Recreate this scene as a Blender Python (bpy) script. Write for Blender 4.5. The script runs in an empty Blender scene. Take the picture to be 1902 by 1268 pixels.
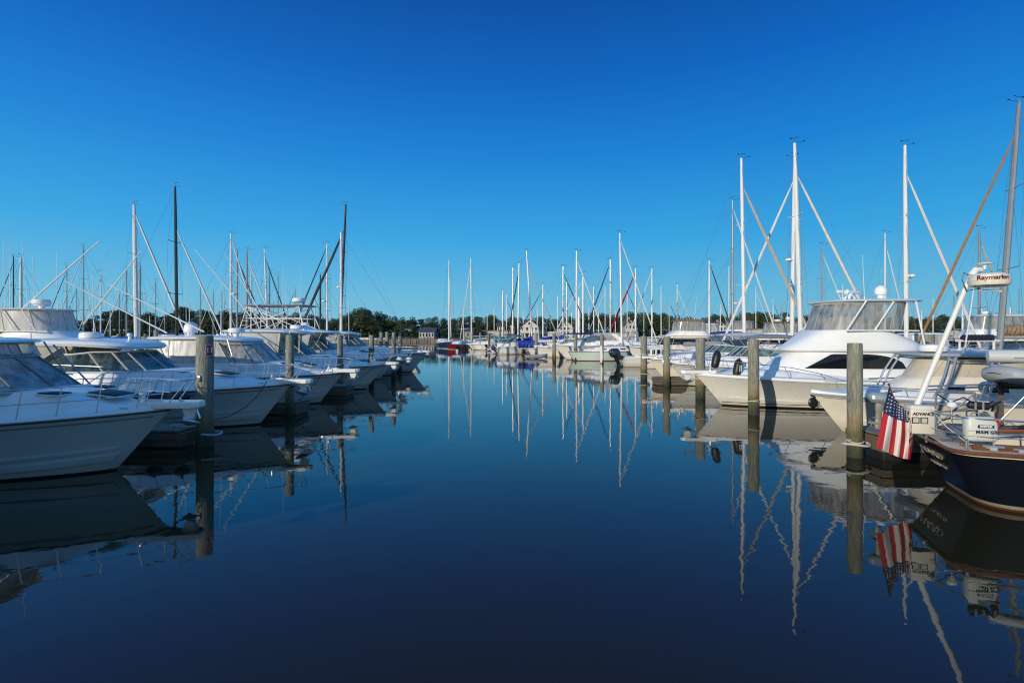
import bpy, math, random
from mathutils import Vector, Matrix, noise as mnoise
R = math.radians
WAVE = 0.0022
S = bpy.context.scene
COL = S.collection

# ------------------------------------------------------------------ camera
F, CX, CY, CAMZ = 950.0, 951.0, 619.0, 3.0      # focal length and horizon in the photograph's pixels
cd = bpy.data.cameras.new('camera'); cam = bpy.data.objects.new('camera', cd); COL.objects.link(cam)
cam.location = (0, 0, CAMZ); cam.rotation_euler = (R(90), 0, 0)
cd.sensor_width = 36; cd.lens = 36 * F / 1902
cd.shift_y = -(634 - CY) / 1902
cd.clip_start = 0.1; cd.clip_end = 6000
S.camera = cam

# ------------------------------------------------------------------ sky and sun
SUN_EL, SUN_AZ = 13.0, -139.0                   # azimuth clockwise from +Y (view direction)
w = bpy.data.worlds.new('World'); S.world = w; w.use_nodes = True
nt = w.node_tree; nt.nodes.clear()
sky = nt.nodes.new('ShaderNodeTexSky'); sky.sky_type = 'NISHITA'; sky.sun_disc = False
sky.sun_elevation = R(SUN_EL); sky.sun_rotation = R(-SUN_AZ)   # the node turns the other way
sky.air_density = 1.0; sky.dust_density = 0.15; sky.ozone_density = 2.5
hs = nt.nodes.new('ShaderNodeHueSaturation'); hs.inputs['Saturation'].default_value = 1.1; hs.inputs['Value'].default_value = 0.17
ge = nt.nodes.new('ShaderNodeTexCoord'); sx = nt.nodes.new('ShaderNodeSeparateXYZ'); rp = nt.nodes.new('ShaderNodeValToRGB')
def lin(c): return tuple(((v / 255 + 0.055) / 1.055) ** 2.4 if v > 10 else v / 255 / 12.92 for v in c) + (1,)
stops = [(0.0, (116, 184, 214)), (0.07, (96, 180, 218)), (0.175, (50, 163, 224)), (0.318, (20, 130, 214)), (0.443, (4, 100, 192)), (0.56, (2, 76, 160)), (0.70, (40, 118, 205)), (1.0, (95, 165, 235))]
el = rp.color_ramp.elements
while len(el) < len(stops): el.new(0.5)
for e_, (p_, c_) in zip(el, stops): e_.position = p_; e_.color = lin(c_)
mxw = nt.nodes.new('ShaderNodeMix'); mxw.data_type = 'RGBA'; mxw.inputs[0].default_value = 0.9
bg = nt.nodes.new('ShaderNodeBackground'); bg.inputs['Strength'].default_value = 1.0
wo = nt.nodes.new('ShaderNodeOutputWorld')
nt.links.new(ge.outputs['Generated'], sx.inputs[0]); nt.links.new(sx.outputs['Z'], rp.inputs[0])
nt.links.new(sky.outputs[0], hs.inputs['Color']); nt.links.new(hs.outputs[0], mxw.inputs[6]); nt.links.new(rp.outputs[0], mxw.inputs[7])
# the sky round the low sun (behind the camera) is far brighter and paler than the part in view
dt = nt.nodes.new('ShaderNodeVectorMath'); dt.operation = 'DOT_PRODUCT'; dt.inputs[1].default_value = (math.sin(R(SUN_AZ)) * math.cos(R(SUN_EL)), math.cos(R(SUN_AZ)) * math.cos(R(SUN_EL)), math.sin(R(SUN_EL)))
mrw = nt.nodes.new('ShaderNodeMapRange'); mrw.interpolation_type = 'SMOOTHSTEP'; mrw.inputs[1].default_value = 0.1; mrw.inputs[2].default_value = 0.95; mrw.inputs[3].default_value = 0.95; mrw.inputs[4].default_value = 0.0
nt.links.new(ge.outputs['Generated'], dt.inputs[0]); nt.links.new(dt.outputs['Value'], mrw.inputs[0]); nt.links.new(mrw.outputs[0], mxw.inputs[0])
nt.links.new(mxw.outputs[2], bg.inputs[0]); nt.links.new(bg.outputs[0], wo.inputs[0])
sd = bpy.data.lights.new('sun', 'SUN'); sun = bpy.data.objects.new('sun', sd); COL.objects.link(sun)
sd.energy = 3.6; sd.angle = R(0.5); sd.color = (1.0, 0.89, 0.72)
sv = Vector((math.sin(R(SUN_AZ)) * math.cos(R(SUN_EL)), math.cos(R(SUN_AZ)) * math.cos(R(SUN_EL)), math.sin(R(SUN_EL))))
sun.rotation_euler = sv.to_track_quat('Z', 'Y').to_euler(); sun.location = (-30, -30, 40)
S.view_settings.view_transform = 'Standard'; S.view_settings.look = 'None'
S.view_settings.exposure = 0; S.view_settings.gamma = 1; S.view_settings.use_curve_mapping = False
S.cycles.max_bounces = 8; S.cycles.transparent_max_bounces = 24; S.cycles.caustics_reflective = False; S.cycles.caustics_refractive = False
S.cycles.sample_clamp_indirect = 6; S.cycles.filter_width = 1.15

# ------------------------------------------------------------------ materials
MATS = {}
def nodes(name):
    m = bpy.data.materials.new(name); m.use_nodes = True
    n = m.node_tree.nodes; l = m.node_tree.links
    return m, n, l, n['Principled BSDF']
def mat(name, col, rough=0.5, metal=0.0, var=0.0, scale=3.0, bump=0.0, bscale=40.0, coat=0.0, stretch=(1, 1, 1), col2=None, spec=0.5):
    if name in MATS: return MATS[name]
    m, n, l, b = nodes(name)
    b.inputs['Base Color'].default_value = (*col, 1); b.inputs['Roughness'].default_value = rough
    b.inputs['Metallic'].default_value = metal; b.inputs['Coat Weight'].default_value = coat; b.inputs['Coat Roughness'].default_value = 0.08
    b.inputs['Specular IOR Level'].default_value = spec
    if var or bump or col2:
        tc = n.new('ShaderNodeTexCoord'); mp = n.new('ShaderNodeMapping'); mp.inputs['Scale'].default_value = stretch
        l.new(tc.outputs['Object'], mp.inputs[0])
    if var or col2:
        nz = n.new('ShaderNodeTexNoise'); nz.inputs['Scale'].default_value = scale; nz.inputs['Detail'].default_value = 6; nz.inputs['Roughness'].default_value = 0.65
        cr = n.new('ShaderNodeValToRGB'); c2 = col2 or tuple(c * (1 - var) for c in col)
        cr.color_ramp.elements[0].position = 0.34; cr.color_ramp.elements[1].position = 0.62
        cr.color_ramp.elements[0].color = (*c2, 1); cr.color_ramp.elements[1].color = (*col, 1)
        l.new(mp.outputs[0], nz.inputs['Vector']); l.new(nz.outputs['Fac'], cr.inputs[0]); l.new(cr.outputs[0], b.inputs['Base Color'])
    if bump:
        nb = n.new('ShaderNodeTexNoise'); nb.inputs['Scale'].default_value = bscale; nb.inputs['Detail'].default_value = 4
        bp = n.new('ShaderNodeBump'); bp.inputs['Strength'].default_value = bump; bp.inputs['Distance'].default_value = 0.02
        l.new(mp.outputs[0], nb.inputs['Vector']); l.new(nb.outputs['Fac'], bp.inputs['Height']); l.new(bp.outputs[0], b.inputs['Normal'])
    MATS[name] = m
    return m
def clearmat(name, tint, gloss=0.25, film=None, filmw=0.0, rough=0.03):
    """thin glass or vinyl: tinted see-through sheet + sharp reflection + an optional cloudy film"""
    if name in MATS: return MATS[name]
    m = bpy.data.materials.new(name); m.use_nodes = True; n = m.node_tree.nodes; l = m.node_tree.links; n.clear()
    out = n.new('ShaderNodeOutputMaterial'); tr = n.new('ShaderNodeBsdfTransparent'); tr.inputs[0].default_value = (*tint, 1)
    gl = n.new('ShaderNodeBsdfGlossy'); gl.inputs['Roughness'].default_value = rough
    fr = n.new('ShaderNodeFresnel'); fr.inputs[0].default_value = 1.5
    mx = n.new('ShaderNodeMixShader'); l.new(tr.outputs[0], mx.inputs[1]); l.new(gl.outputs[0], mx.inputs[2])
    ad = n.new('ShaderNodeMath'); ad.operation = 'MULTIPLY_ADD'; ad.inputs[1].default_value = 1.0; ad.inputs[2].default_value = gloss * 0.2
    l.new(fr.outputs[0], ad.inputs[0]); l.new(ad.outputs[0], mx.inputs[0]); last = mx
    if film:
        df = n.new('ShaderNodeBsdfDiffuse'); df.inputs[0].default_value = (*film, 1)
        tl = n.new('ShaderNodeBsdfTranslucent'); tl.inputs[0].default_value = (*film, 1)
        m1 = n.new('ShaderNodeMixShader'); m1.inputs[0].default_value = 0.4; l.new(df.outputs[0], m1.inputs[1]); l.new(tl.outputs[0], m1.inputs[2])
        tc = n.new('ShaderNodeTexCoord'); mp = n.new('ShaderNodeMapping'); mp.inputs['Scale'].default_value = (4, 4, 0.7); l.new(tc.outputs['Object'], mp.inputs[0])
        nz = n.new('ShaderNodeTexNoise'); nz.inputs['Scale'].default_value = 1.6; nz.inputs['Detail'].default_value = 3; l.new(mp.outputs[0], nz.inputs['Vector'])
        mr = n.new('ShaderNodeMapRange'); mr.inputs[1].default_value = 0.35; mr.inputs[2].default_value = 0.65
        mr.inputs[3].default_value = max(0, filmw - 0.22); mr.inputs[4].default_value = min(1, filmw + 0.22); l.new(nz.outputs['Fac'], mr.inputs[0])
        m2 = n.new('ShaderNodeMixShader'); l.new(mr.outputs[0], m2.inputs[0]); l.new(mx.outputs[0], m2.inputs[1]); l.new(m1.outputs[0], m2.inputs[2]); last = m2
    l.new(last.outputs[0], out.inputs[0]); MATS[name] = m
    return m
def hullmat(name, col, dirt=(0.30, 0.24, 0.13), rough=0.3, amt=0.4):
    """weathered gelcoat: faint vertical run marks and a yellow brown scum line just above the water"""
    m, n, l, b = nodes(name); b.inputs['Roughness'].default_value = rough; b.inputs['Coat Weight'].default_value = .25; b.inputs['Coat Roughness'].default_value = .1
    ge = n.new('ShaderNodeNewGeometry'); mp = n.new('ShaderNodeMapping'); mp.inputs['Scale'].default_value = (5, 5, .45); l.new(ge.outputs['Position'], mp.inputs[0])
    nz = n.new('ShaderNodeTexNoise'); nz.inputs['Scale'].default_value = 1.5; nz.inputs['Detail'].default_value = 6; nz.inputs['Roughness'].default_value = .7; l.new(mp.outputs[0], nz.inputs['Vector'])
    n2 = n.new('ShaderNodeTexNoise'); n2.inputs['Scale'].default_value = .9; n2.inputs['Detail'].default_value = 4; l.new(ge.outputs['Position'], n2.inputs['Vector'])
    cr = n.new('ShaderNodeValToRGB'); e = cr.color_ramp.elements; e[0].position = .30; e[0].color = (*[c * .90 for c in col], 1); e[1].position = .52; e[1].color = (*col, 1); l.new(nz.outputs['Fac'], cr.inputs[0])
    sp = n.new('ShaderNodeSeparateXYZ'); l.new(ge.outputs['Position'], sp.inputs[0]); ma = n.new('ShaderNodeMath'); ma.operation = 'MULTIPLY_ADD'; ma.inputs[1].default_value = -.35; l.new(n2.outputs['Fac'], ma.inputs[0]); l.new(sp.outputs['Z'], ma.inputs[2])
    f = n.new('ShaderNodeMapRange'); f.inputs[1].default_value = -.05; f.inputs[2].default_value = .22; f.inputs[3].default_value = amt; f.inputs[4].default_value = 0; l.new(ma.outputs[0], f.inputs[0])
    mx = n.new('ShaderNodeMix'); mx.data_type = 'RGBA'; l.new(f.outputs[0], mx.inputs[0]); l.new(cr.outputs[0], mx.inputs[6]); mx.inputs[7].default_value = (*dirt, 1); l.new(mx.outputs[2], b.inputs['Base Color'])
    MATS[name] = m; return m
gel = mat('gelcoat_white', (0.82, 0.82, 0.80), 0.28, var=0.06, scale=1.2, coat=0.3)
gelc = hullmat('gelcoat_cream', (0.74, 0.69, 0.58), amt=.4)
gelg = mat('gelcoat_pale_green', (0.50, 0.60, 0.53), 0.35, var=0.06)
gelgrey = mat('gelcoat_grey', (0.42, 0.44, 0.45), 0.35, var=0.08)
hullw = hullmat('hull_white', (0.73, 0.71, 0.66))
hullg = hullmat('hull_light_grey', (0.58, 0.58, 0.56))
deckm = mat('deck_gelcoat', (0.80, 0.80, 0.79), 0.45, var=0.06, scale=2.0)
nonskid = mat('deck_nonskid', (0.60, 0.62, 0.62), 0.8, var=0.08, scale=4.0, bump=0.2, bscale=120)
navy = mat('hull_navy', (0.005, 0.007, 0.014), 0.25, spec=.4)
navyd = mat('hull_blue', (0.012, 0.03, 0.10), 0.2, coat=0.3)
redh = mat('hull_red', (0.22, 0.012, 0.015), 0.25, coat=0.3)
redbot = mat('bottom_paint_red', (0.10, 0.025, 0.018), 0.8, var=0.3)
blkbot = mat('bottom_paint_black', (0.012, 0.013, 0.014), 0.7, var=0.3)
bluebot = mat('bottom_paint_blue', (0.012, 0.03, 0.10), 0.7, var=0.3)
boot = mat('boot_stripe_cream', (0.55, 0.48, 0.34), 0.4, var=0.15, scale=4)
teak = mat('varnished_teak', (0.17, 0.06, 0.022), 0.25, var=0.35, scale=6, stretch=(0.5, 6, 6), coat=0.4)
teakd = mat('weathered_teak', (0.20, 0.13, 0.09), 0.75, var=0.35, scale=8, stretch=(0.5, 6, 6))
steel = mat('stainless_steel', (0.72, 0.72, 0.72), 0.34, 0.9)
alu = mat('white_painted_alloy', (0.74, 0.73, 0.70), 0.35, var=0.08, scale=2)
alug = mat('grey_anodised_alloy', (0.36, 0.36, 0.36), 0.38, 0.6, var=0.15, scale=2)
wire = mat('rigging_wire', (0.13, 0.135, 0.14), 0.6, 0.0, spec=.2)
spruce = mat('dark_spar', (0.035, 0.028, 0.026), 0.35, var=0.4, scale=3)
blk = mat('black_rubber', (0.012, 0.012, 0.013), 0.45)
darkg = mat('dark_hatch_acrylic', (0.012, 0.013, 0.016), 0.45, spec=.25)
darkw = mat('tinted_window', (0.006, 0.007, 0.010), 0.08, spec=.35)
glassg = clearmat('green_tinted_glass', (0.55, 0.74, 0.68), 0.3, (0.30, 0.42, 0.40), 0.14)
vinyl = clearmat('clear_vinyl', (0.62, 0.66, 0.68), 0.5, (0.70, 0.68, 0.64), 0.42, 0.12)
vinylc = clearmat('clean_vinyl', (0.84, 0.85, 0.84), 0.2, (0.78, 0.76, 0.71), 0.26, 0.15)
vinylm = clearmat('hazy_vinyl', (0.72, 0.74, 0.74), 0.4, (0.78, 0.76, 0.71), 0.60, 0.15)
vinylw = clearmat('cloudy_vinyl', (0.70, 0.72, 0.72), 0.5, (0.82, 0.80, 0.75), 0.80, 0.3)
canvw = mat('canvas_white', (0.66, 0.64, 0.60), 0.85, var=0.12, scale=2, bump=0.5, bscale=5)
canvg = mat('canvas_grey', (0.30, 0.31, 0.32), 0.9, var=0.2, scale=2, bump=0.5, bscale=4)
canvb = mat('canvas_blue', (0.012, 0.045, 0.36), 0.85, var=0.35, scale=2.5, bump=0.6, bscale=5)
canvn = mat('canvas_navy', (0.010, 0.014, 0.04), 0.9, var=0.3, scale=2, bump=0.5, bscale=5)
canvt = mat('canvas_teal', (0.0, 0.30, 0.34), 0.85, var=0.3, scale=2.5, bump=0.6, bscale=5)
canvtan = mat('canvas_tan', (0.30, 0.20, 0.12), 0.9, var=0.3, scale=2.5, bump=0.6, bscale=5)
canvtanl = mat('sail_tan', (0.33, 0.17, 0.07), 0.85, var=0.3, scale=5)
sailw = mat('furled_sail_white', (0.68, 0.66, 0.62), 0.8, var=0.15, scale=3)
sailt = mat('furled_sail_tan', (0.48, 0.42, 0.34), 0.85, var=0.25, scale=3)
sailb = mat('furled_sail_navy', (0.015, 0.035, 0.10), 0.85, var=0.3)
sailr = mat('furled_sail_red', (0.40, 0.012, 0.02), 0.8, var=0.3)
saild = mat('furled_sail_dark', (0.03, 0.03, 0.035), 0.85, var=0.3)
red = mat('red_cloth', (0.45, 0.012, 0.02), 0.7)
seatw = mat('seat_vinyl', (0.62, 0.58, 0.50), 0.6, var=0.1)
rope = mat('mooring_rope', (0.55, 0.53, 0.48), 0.9, bump=0.6, bscale=90)
roped = mat('dark_mooring_rope', (0.02, 0.02, 0.022), 0.9)
yellow = mat('yellow_plastic', (0.65, 0.33, 0.01), 0.4)
tube_g = mat('inflatable_grey', (0.33, 0.36, 0.38), 0.5, var=0.1)
orange = mat('orange_plastic', (0.6, 0.10, 0.01), 0.5)
# ------------------------------------------------------------------ mesh helpers
def lerp(a, b, t): return a + (b - a) * t
def smooth(t): t = max(0.0, min(1.0, t)); return t * t * (3 - 2 * t)
def X(px, d): return (px - CX) / F * d
def Z(py, d): return CAMZ - (py - CY) / F * d
def DW(py): return F * CAMZ / (py - CY)          # distance of a point on the water from its picture height
class MB:
    def __init__(s): s.v = []; s.f = []; s.m = []
    def add(s, vs, fs, mi=0):
        o = len(s.v); s.v += [tuple(p) for p in vs]; s.f += [tuple(i + o for i in f) for f in fs]
        s.m += ([mi] * len(fs) if isinstance(mi, int) else list(mi)); return s
    def box(s, c, d, mi=0, rz=0.0, ry=0.0, rx=0.0, bev=0.0):
        x, y, z = d[0] / 2, d[1] / 2, d[2] / 2
        M = Matrix.Translation(c) @ Matrix.Rotation(rz, 4, 'Z') @ Matrix.Rotation(ry, 4, 'Y') @ Matrix.Rotation(rx, 4, 'X')
        if bev <= 0:
            vs = [M @ Vector((i * x, j * y, k * z)) for i in (-1, 1) for j in (-1, 1) for k in (-1, 1)]
            return s.add(vs, [(0, 1, 3, 2), (4, 6, 7, 5), (0, 4, 5, 1), (2, 3, 7, 6), (0, 2, 6, 4), (1, 5, 7, 3)], mi)
        b = min(bev, x * .9, y * .9, z * .9); rows = []
        for zz, q in ((-z, b), (-z + b * .3, b * .3), (-z + b, 0), (z - b, 0), (z - b * .3, b * .3), (z, b)):
            rows.append([M @ Vector(p) for p in [(sx * (x - q) - sx * ex * b * (1), sy * (y - q) - sy * ey * b, zz) for sx, sy, ex, ey in
                ((1, 1, 0, 1), (1, 1, .3, .3), (1, 1, 1, 0), (-1, 1, 1, 0), (-1, 1, .3, .3), (-1, 1, 0, 1), (-1, -1, 0, 1), (-1, -1, .3, .3), (-1, -1, 1, 0), (1, -1, 1, 0), (1, -1, .3, .3), (1, -1, 0, 1))]])
        return s.loft(rows, True, mi, True)
    def loft(s, rows, closed=False, mi=0, caps=False):
        n = len(rows[0]); vs = [p for r in rows for p in r]; fs = []; ms = []
        for i in range(len(rows) - 1):
            for j in range(n if closed else n - 1):
                k = (j + 1) % n
                fs.append((i * n + j, i * n + k, (i + 1) * n + k, (i + 1) * n + j)); ms.append(mi if isinstance(mi, int) else mi(i, j))
        if caps:
            fs.append(tuple(range(n - 1, -1, -1))); fs.append(tuple((len(rows) - 1) * n + j for j in range(n)))
            q = mi if isinstance(mi, int) else 0; ms += [q, q]
        return s.add(vs, fs, ms)
    def tube(s, pts, r, n=6, mi=0, flat=1.0):
        pts = [Vector(p) for p in pts]; rows = []; up = None
        for i, p in enumerate(pts):
            d = (pts[min(i + 1, len(pts) - 1)] - pts[max(i - 1, 0)]).normalized()
            if up is None: up = Vector((0, 0, 1)) if abs(d.z) < 0.9 else Vector((0, 1, 0))
            a = d.cross(up)
            if a.length < 1e-5: a = d.cross(Vector((1, 0, 0)))
            a.normalize(); b = a.cross(d).normalized(); up = b
            rr = r[i] if isinstance(r, (list, tuple)) else r
            rows.append([p + a * math.cos(2 * math.pi * k / n) * rr * flat + b * math.sin(2 * math.pi * k / n) * rr for k in range(n)])
        return s.loft(rows, True, mi, True)
    def lathe(s, prof, c=(0, 0, 0), n=16, mi=0, rot=None):
        rows = [[(rr * math.cos(2 * math.pi * k / n), rr * math.sin(2 * math.pi * k / n), z) for k in range(n)] for rr, z in prof]
        M = Matrix.Translation(c) @ (rot or Matrix())
        return s.loft([[M @ Vector(p) for p in r] for r in rows], True, mi, True)
    def prism(s, poly, z0, z1, mi=0, axis='z', bev=0.0):
        """extrude a 2-D outline; axis y: outline is (x, z) and z0..z1 run along y"""
        def P(p, t): return (p[0], p[1], t) if axis == 'z' else (p[0], t, p[1])
        c = (sum(p[0] for p in poly) / len(poly), sum(p[1] for p in poly) / len(poly))
        def ins(q): return [(c[0] + (p[0] - c[0]) * (1 - q), c[1] + (p[1] - c[1]) * (1 - q)) for p in poly]
        if bev > 0:
            k = bev / max(0.05, max(abs(p[0] - c[0]) for p in poly)); sg = 1 if z1 > z0 else -1
            rows = [[P(p, z0) for p in ins(k)], [P(p, z0 + sg * bev) for p in poly], [P(p, z1 - sg * bev) for p in poly], [P(p, z1) for p in ins(k)]]
        else: rows = [[P(p, z0) for p in poly], [P(p, z1) for p in poly]]
        return s.loft(rows, True, mi, True)
    def build(s, name, mats, parent=None, sharp=35, smoothing=True):
        me = bpy.data.meshes.new(name); me.from_pydata(s.v, [], s.f)
        for m in (mats if isinstance(mats, (list, tuple)) else [mats]): me.materials.append(m)
        me.polygons.foreach_set('material_index', s.m)
        me.validate(); me.update()
        if smoothing:
            me.shade_smooth(); me.set_sharp_from_angle(angle=R(sharp))
        o = bpy.data.objects.new(name, me); COL.objects.link(o)
        if parent: o.parent = parent
        return o
def tag(o, label=None, cat=None, group=None, kind=None):
    if label: o['label'] = label
    if cat: o['category'] = cat
    if group: o['group'] = group
    if kind: o['kind'] = kind
    return o
def thing(name, label, cat, loc=(0, 0, 0), rz=0.0, group=None):
    o = bpy.data.objects.new(name, None); COL.objects.link(o); o.empty_display_size = 0.3
    o.location = loc; o.rotation_euler = (0, 0, rz); return tag(o, label, cat, group)
def kids(o): return [c for c in bpy.data.objects if c.parent == o]
def copy_tree(o, parent=None):
    c = o.copy(); COL.objects.link(c)
    if parent: c.parent = parent
    for ch in kids(o): copy_tree(ch, c)
    return c
def lettering(txt, size, m, parent, M, name='lettering', ext=0.003, shear=0.0, bold=0.0, align='CENTER', wrap=None):
    cu = bpy.data.curves.new('text', 'FONT'); cu.body = txt; cu.size = size; cu.extrude = ext; cu.shear = shear; cu.offset = bold; cu.align_x = align; cu.align_y = 'CENTER'
    t = bpy.data.objects.new('text', cu); COL.objects.link(t); dg = bpy.context.evaluated_depsgraph_get()
    me = bpy.data.meshes.new_from_object(t.evaluated_get(dg)); bpy.data.objects.remove(t); bpy.data.curves.remove(cu)
    if wrap:                                    # bend the flat line of letters round a vertical cylinder of this radius
        for v in me.vertices:
            a = v.co.x / wrap; rr = wrap + v.co.z; v.co = Vector((rr * math.sin(a), v.co.y, rr * math.cos(a) - wrap))
    me.materials.clear(); me.materials.append(m); me.name = name
    o = bpy.data.objects.new(name, me); COL.objects.link(o); o.parent = parent; o.matrix_local = M
    return o

# ------------------------------------------------------------------ hulls: local x forward (bow tip at 0), y port, z up from the water
class Hull:
    def __init__(s, L, B, zb=1.4, zs=0.95, rake=1.2, tw=0.92, wlf=0.86, flare=1.8, draft=0.35, nose=2.3, mid=0.42, boot=0.12, sheerpow=1.8, stern_rake=0.0, quarter=0.0):
        s.quarter = quarter; s.__dict__.update(L=L, B=B, zb=zb, zs=zs, rake=rake, tw=tw, wlf=wlf, flare=flare, draft=draft, nose=nose, mid=mid, boot=boot, sp=sheerpow, sr=stern_rake)
        s.ts = ([quarter * 1.6 * (i / 10) ** 2 for i in range(10)] if quarter else []) + [1 - (1 - i / 30) ** 1.35 * (1 - quarter * 1.6) for i in range(31)]
    def sheer(s, t): return lerp(s.zs, s.zb, t ** s.sp)
    def bs(s, t):
        return s.bs0(t) * (1 if not s.quarter or t > s.quarter else lerp(.72, 1, math.sqrt(max(0, 1 - (1 - t / s.quarter) ** 2))))
    def bs0(s, t):
        if t < s.mid: return s.B / 2 * lerp(s.tw, 1, smooth(t / s.mid))
        return s.B / 2 * max(0.0, 1 - ((t - s.mid) / (1 - s.mid)) ** s.nose) ** 0.85
    def bw(s, t):
        return s.bw0(t) * (1 if not s.quarter or t > s.quarter * 1.6 else lerp(.45, 1, math.sqrt(max(0, 1 - (1 - t / s.quarter / 1.6) ** 2))))
    def bw0(s, t):
        m = s.mid * 0.7
        if t < m: return s.B / 2 * s.wlf * lerp(s.tw, 1, smooth(t / m))
        return s.B / 2 * s.wlf * max(0.0, 1 - ((t - m) / (1 - m)) ** (s.nose * 0.72))
    def pt(s, t, z, side=1, out=0.0):
        zs = s.sheer(t); u = z / zs; p = lerp(0.9, s.flare, t ** 1.3)
        if u >= 0: y = s.bw(t) + (s.bs(t) - s.bw(t)) * min(1.1, u) ** p
        else: y = s.bw(t) * max(0.0, 1 + z / s.draft) ** 0.7
        x = -s.L + t * s.L - s.rake * (1 - u) * t ** 6 + s.sr * (1 - u) * (1 - t) ** 6
        if t >= 0.9999: y = 0.0
        return Vector((x, side * (y + out), z))
    def build(s, parent, mats, name='hull', stripe=0.0):
        mb = MB(); zl = [1, .94, .86, .75, .62, .49, .36, .22, .1, 0]; nr = len(zl) + 4
        rows_by = {}
        for sd in (1, -1):
            rows = []
            for t in s.ts:
                zs = s.sheer(t); zb = s.boot; r = [s.pt(t, zb + (zs - zb) * u, sd) for u in zl]
                r += [s.pt(t, zb * 0.45, sd), s.pt(t, -s.draft * .25, sd), s.pt(t, -s.draft * .6, sd), s.pt(t, -s.draft, sd)]
                rows.append(r if sd > 0 else r)
            def mi(i, j): return 3 if (stripe and j == 0) else 0 if j < len(zl) - 1 else 1 if j == len(zl) - 1 else 2
            if sd > 0: rows_p = rows; mb.loft([r[::-1] for r in rows], False, lambda i, j: mi(i, nr - 2 - j))
            else: mb.loft(rows, False, mi)
            rows_by[sd] = rows[0]
        a, b = rows_by[1], rows_by[-1]
        mb.loft([a, b], False, lambda i, j: mi(i, j))
        o = mb.build(name, mats, parent, 40)
        return o
    def strip(s, parent, name, m, z0, z1, out=0.012, t0=0.0, t1=1.0, n=28, sides=(1, -1)):
        """a thin band on the hull side between two heights given as functions of t"""
        mb = MB()
        for sd in sides:
            rows = []
            for i in range(n + 1):
                t = lerp(t0, t1, 1 - (1 - i / n) ** 1.3); a, b = z0(t), z1(t)
                rows.append([s.pt(t, a, sd, 0.002), s.pt(t, a, sd, out), s.pt(t, b, sd, out), s.pt(t, b, sd, 0.002)])
            mb.loft(rows)
        return mb.build(name, m, parent, 40)
    def rubrail(s, parent, m, dz=-0.05, r=0.035, t0=0.0, name='rub_rail'):
        mb = MB()
        for sd in (1, -1):
            mb.tube([s.pt(t, s.sheer(t) + dz, sd, 0.005) for t in s.ts if t >= t0], r, 6)
        return mb.build(name, m, parent)
    def deck(s, parent, mats, hfun=None, toe=0.05, inset=0.06, camber=0.06, name='deck', nv=19, matf=None, t0=0.0):
        mb = MB(); rows = []
        for t in s.ts:
            if t < t0: continue
            b = max(0.001, s.bs(t) - 0.01); zs = s.sheer(t); r = []
            x = s.pt(t, zs).x
            ys = [1.0, 1 - min(.4, inset / b * .4), 1 - min(.5, inset / b)]
            ys = ys + [ys[-1] * (1 - 2 * (k + 1) / (nv + 1)) for k in range(nv)] + [-ys[2], -ys[1], -1.0]
            for k, v in enumerate(ys):
                e = 0 if k in (0, len(ys) - 1) else toe
                h = hfun(t, abs(v), b) if hfun and e else 0
                r.append((x, v * b, zs + e + camber * (1 - v * v) * (1 if e else 0) + h))
            rows.append(r)
        mb.loft(rows, False, matf or 0)
        return mb.build(name, mats, parent, 30)
def outline(xa, xf, b, taper=1.0, n=3.0, m=40, z=0.0, nf=None):
    """plan outline, aft xa to front xf, half width b; taper = width at the front / width aft"""
    pts = []; xm = (xa + xf) / 2; a = (xf - xa) / 2
    for k in range(m):
        th = 2 * math.pi * k / m; c, q = math.cos(th), math.sin(th); e = 2 / ((nf or n) if c > 0 else n)
        x = xm + a * math.copysign(abs(c) ** e, c); y = b * math.copysign(abs(q) ** e, q)
        y *= lerp(1, taper, (x - xa) / (xf - xa)); pts.append(Vector((x, y, z)))
    return pts
def bulk(parent, name, m, levels, mm=40, sharp=40):
    """levels: (z, xa, xf, half width, taper, n)"""
    mb = MB(); mb.loft([outline(l[1], l[2], l[3], l[4], l[5], mm, l[0]) for l in levels], True, 0, True)
    return mb.build(name, m, parent, sharp)
def top_slab(parent, name, mats, z, xa, xf, b, taper=0.85, n=3.5, th=0.12, camber=0.08, droop=0.0, mm=44, under=None):
    """a moulded hardtop: rounded edge, cambered top, front lip drooping"""
    mb = MB(); rows = []
    for q, dz in ((0.0, -th * .55), (0.86, -th * .5), (0.97, -th * .45), (1.0, 0.0), (0.975, th * .35), (0.9, th * .55), (0.6, th * .5 + camber * .55), (0.3, th * .5 + camber * .9), (0.0, th * .5 + camber)):
        pts = outline(xa, xf, b, taper, n, mm); xm = (xa + xf) / 2; r = []
        for p in pts:
            x = xm + (p.x - xm) * q; y = p.y * q; f = (x - xa) / (xf - xa)
            r.append((x, y, z + dz - droop * max(0.0, (f - 0.55) / 0.45) ** 2))
        rows.append(r)
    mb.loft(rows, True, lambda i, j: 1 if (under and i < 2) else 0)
    return mb.build(name, mats, parent, 50)
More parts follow.
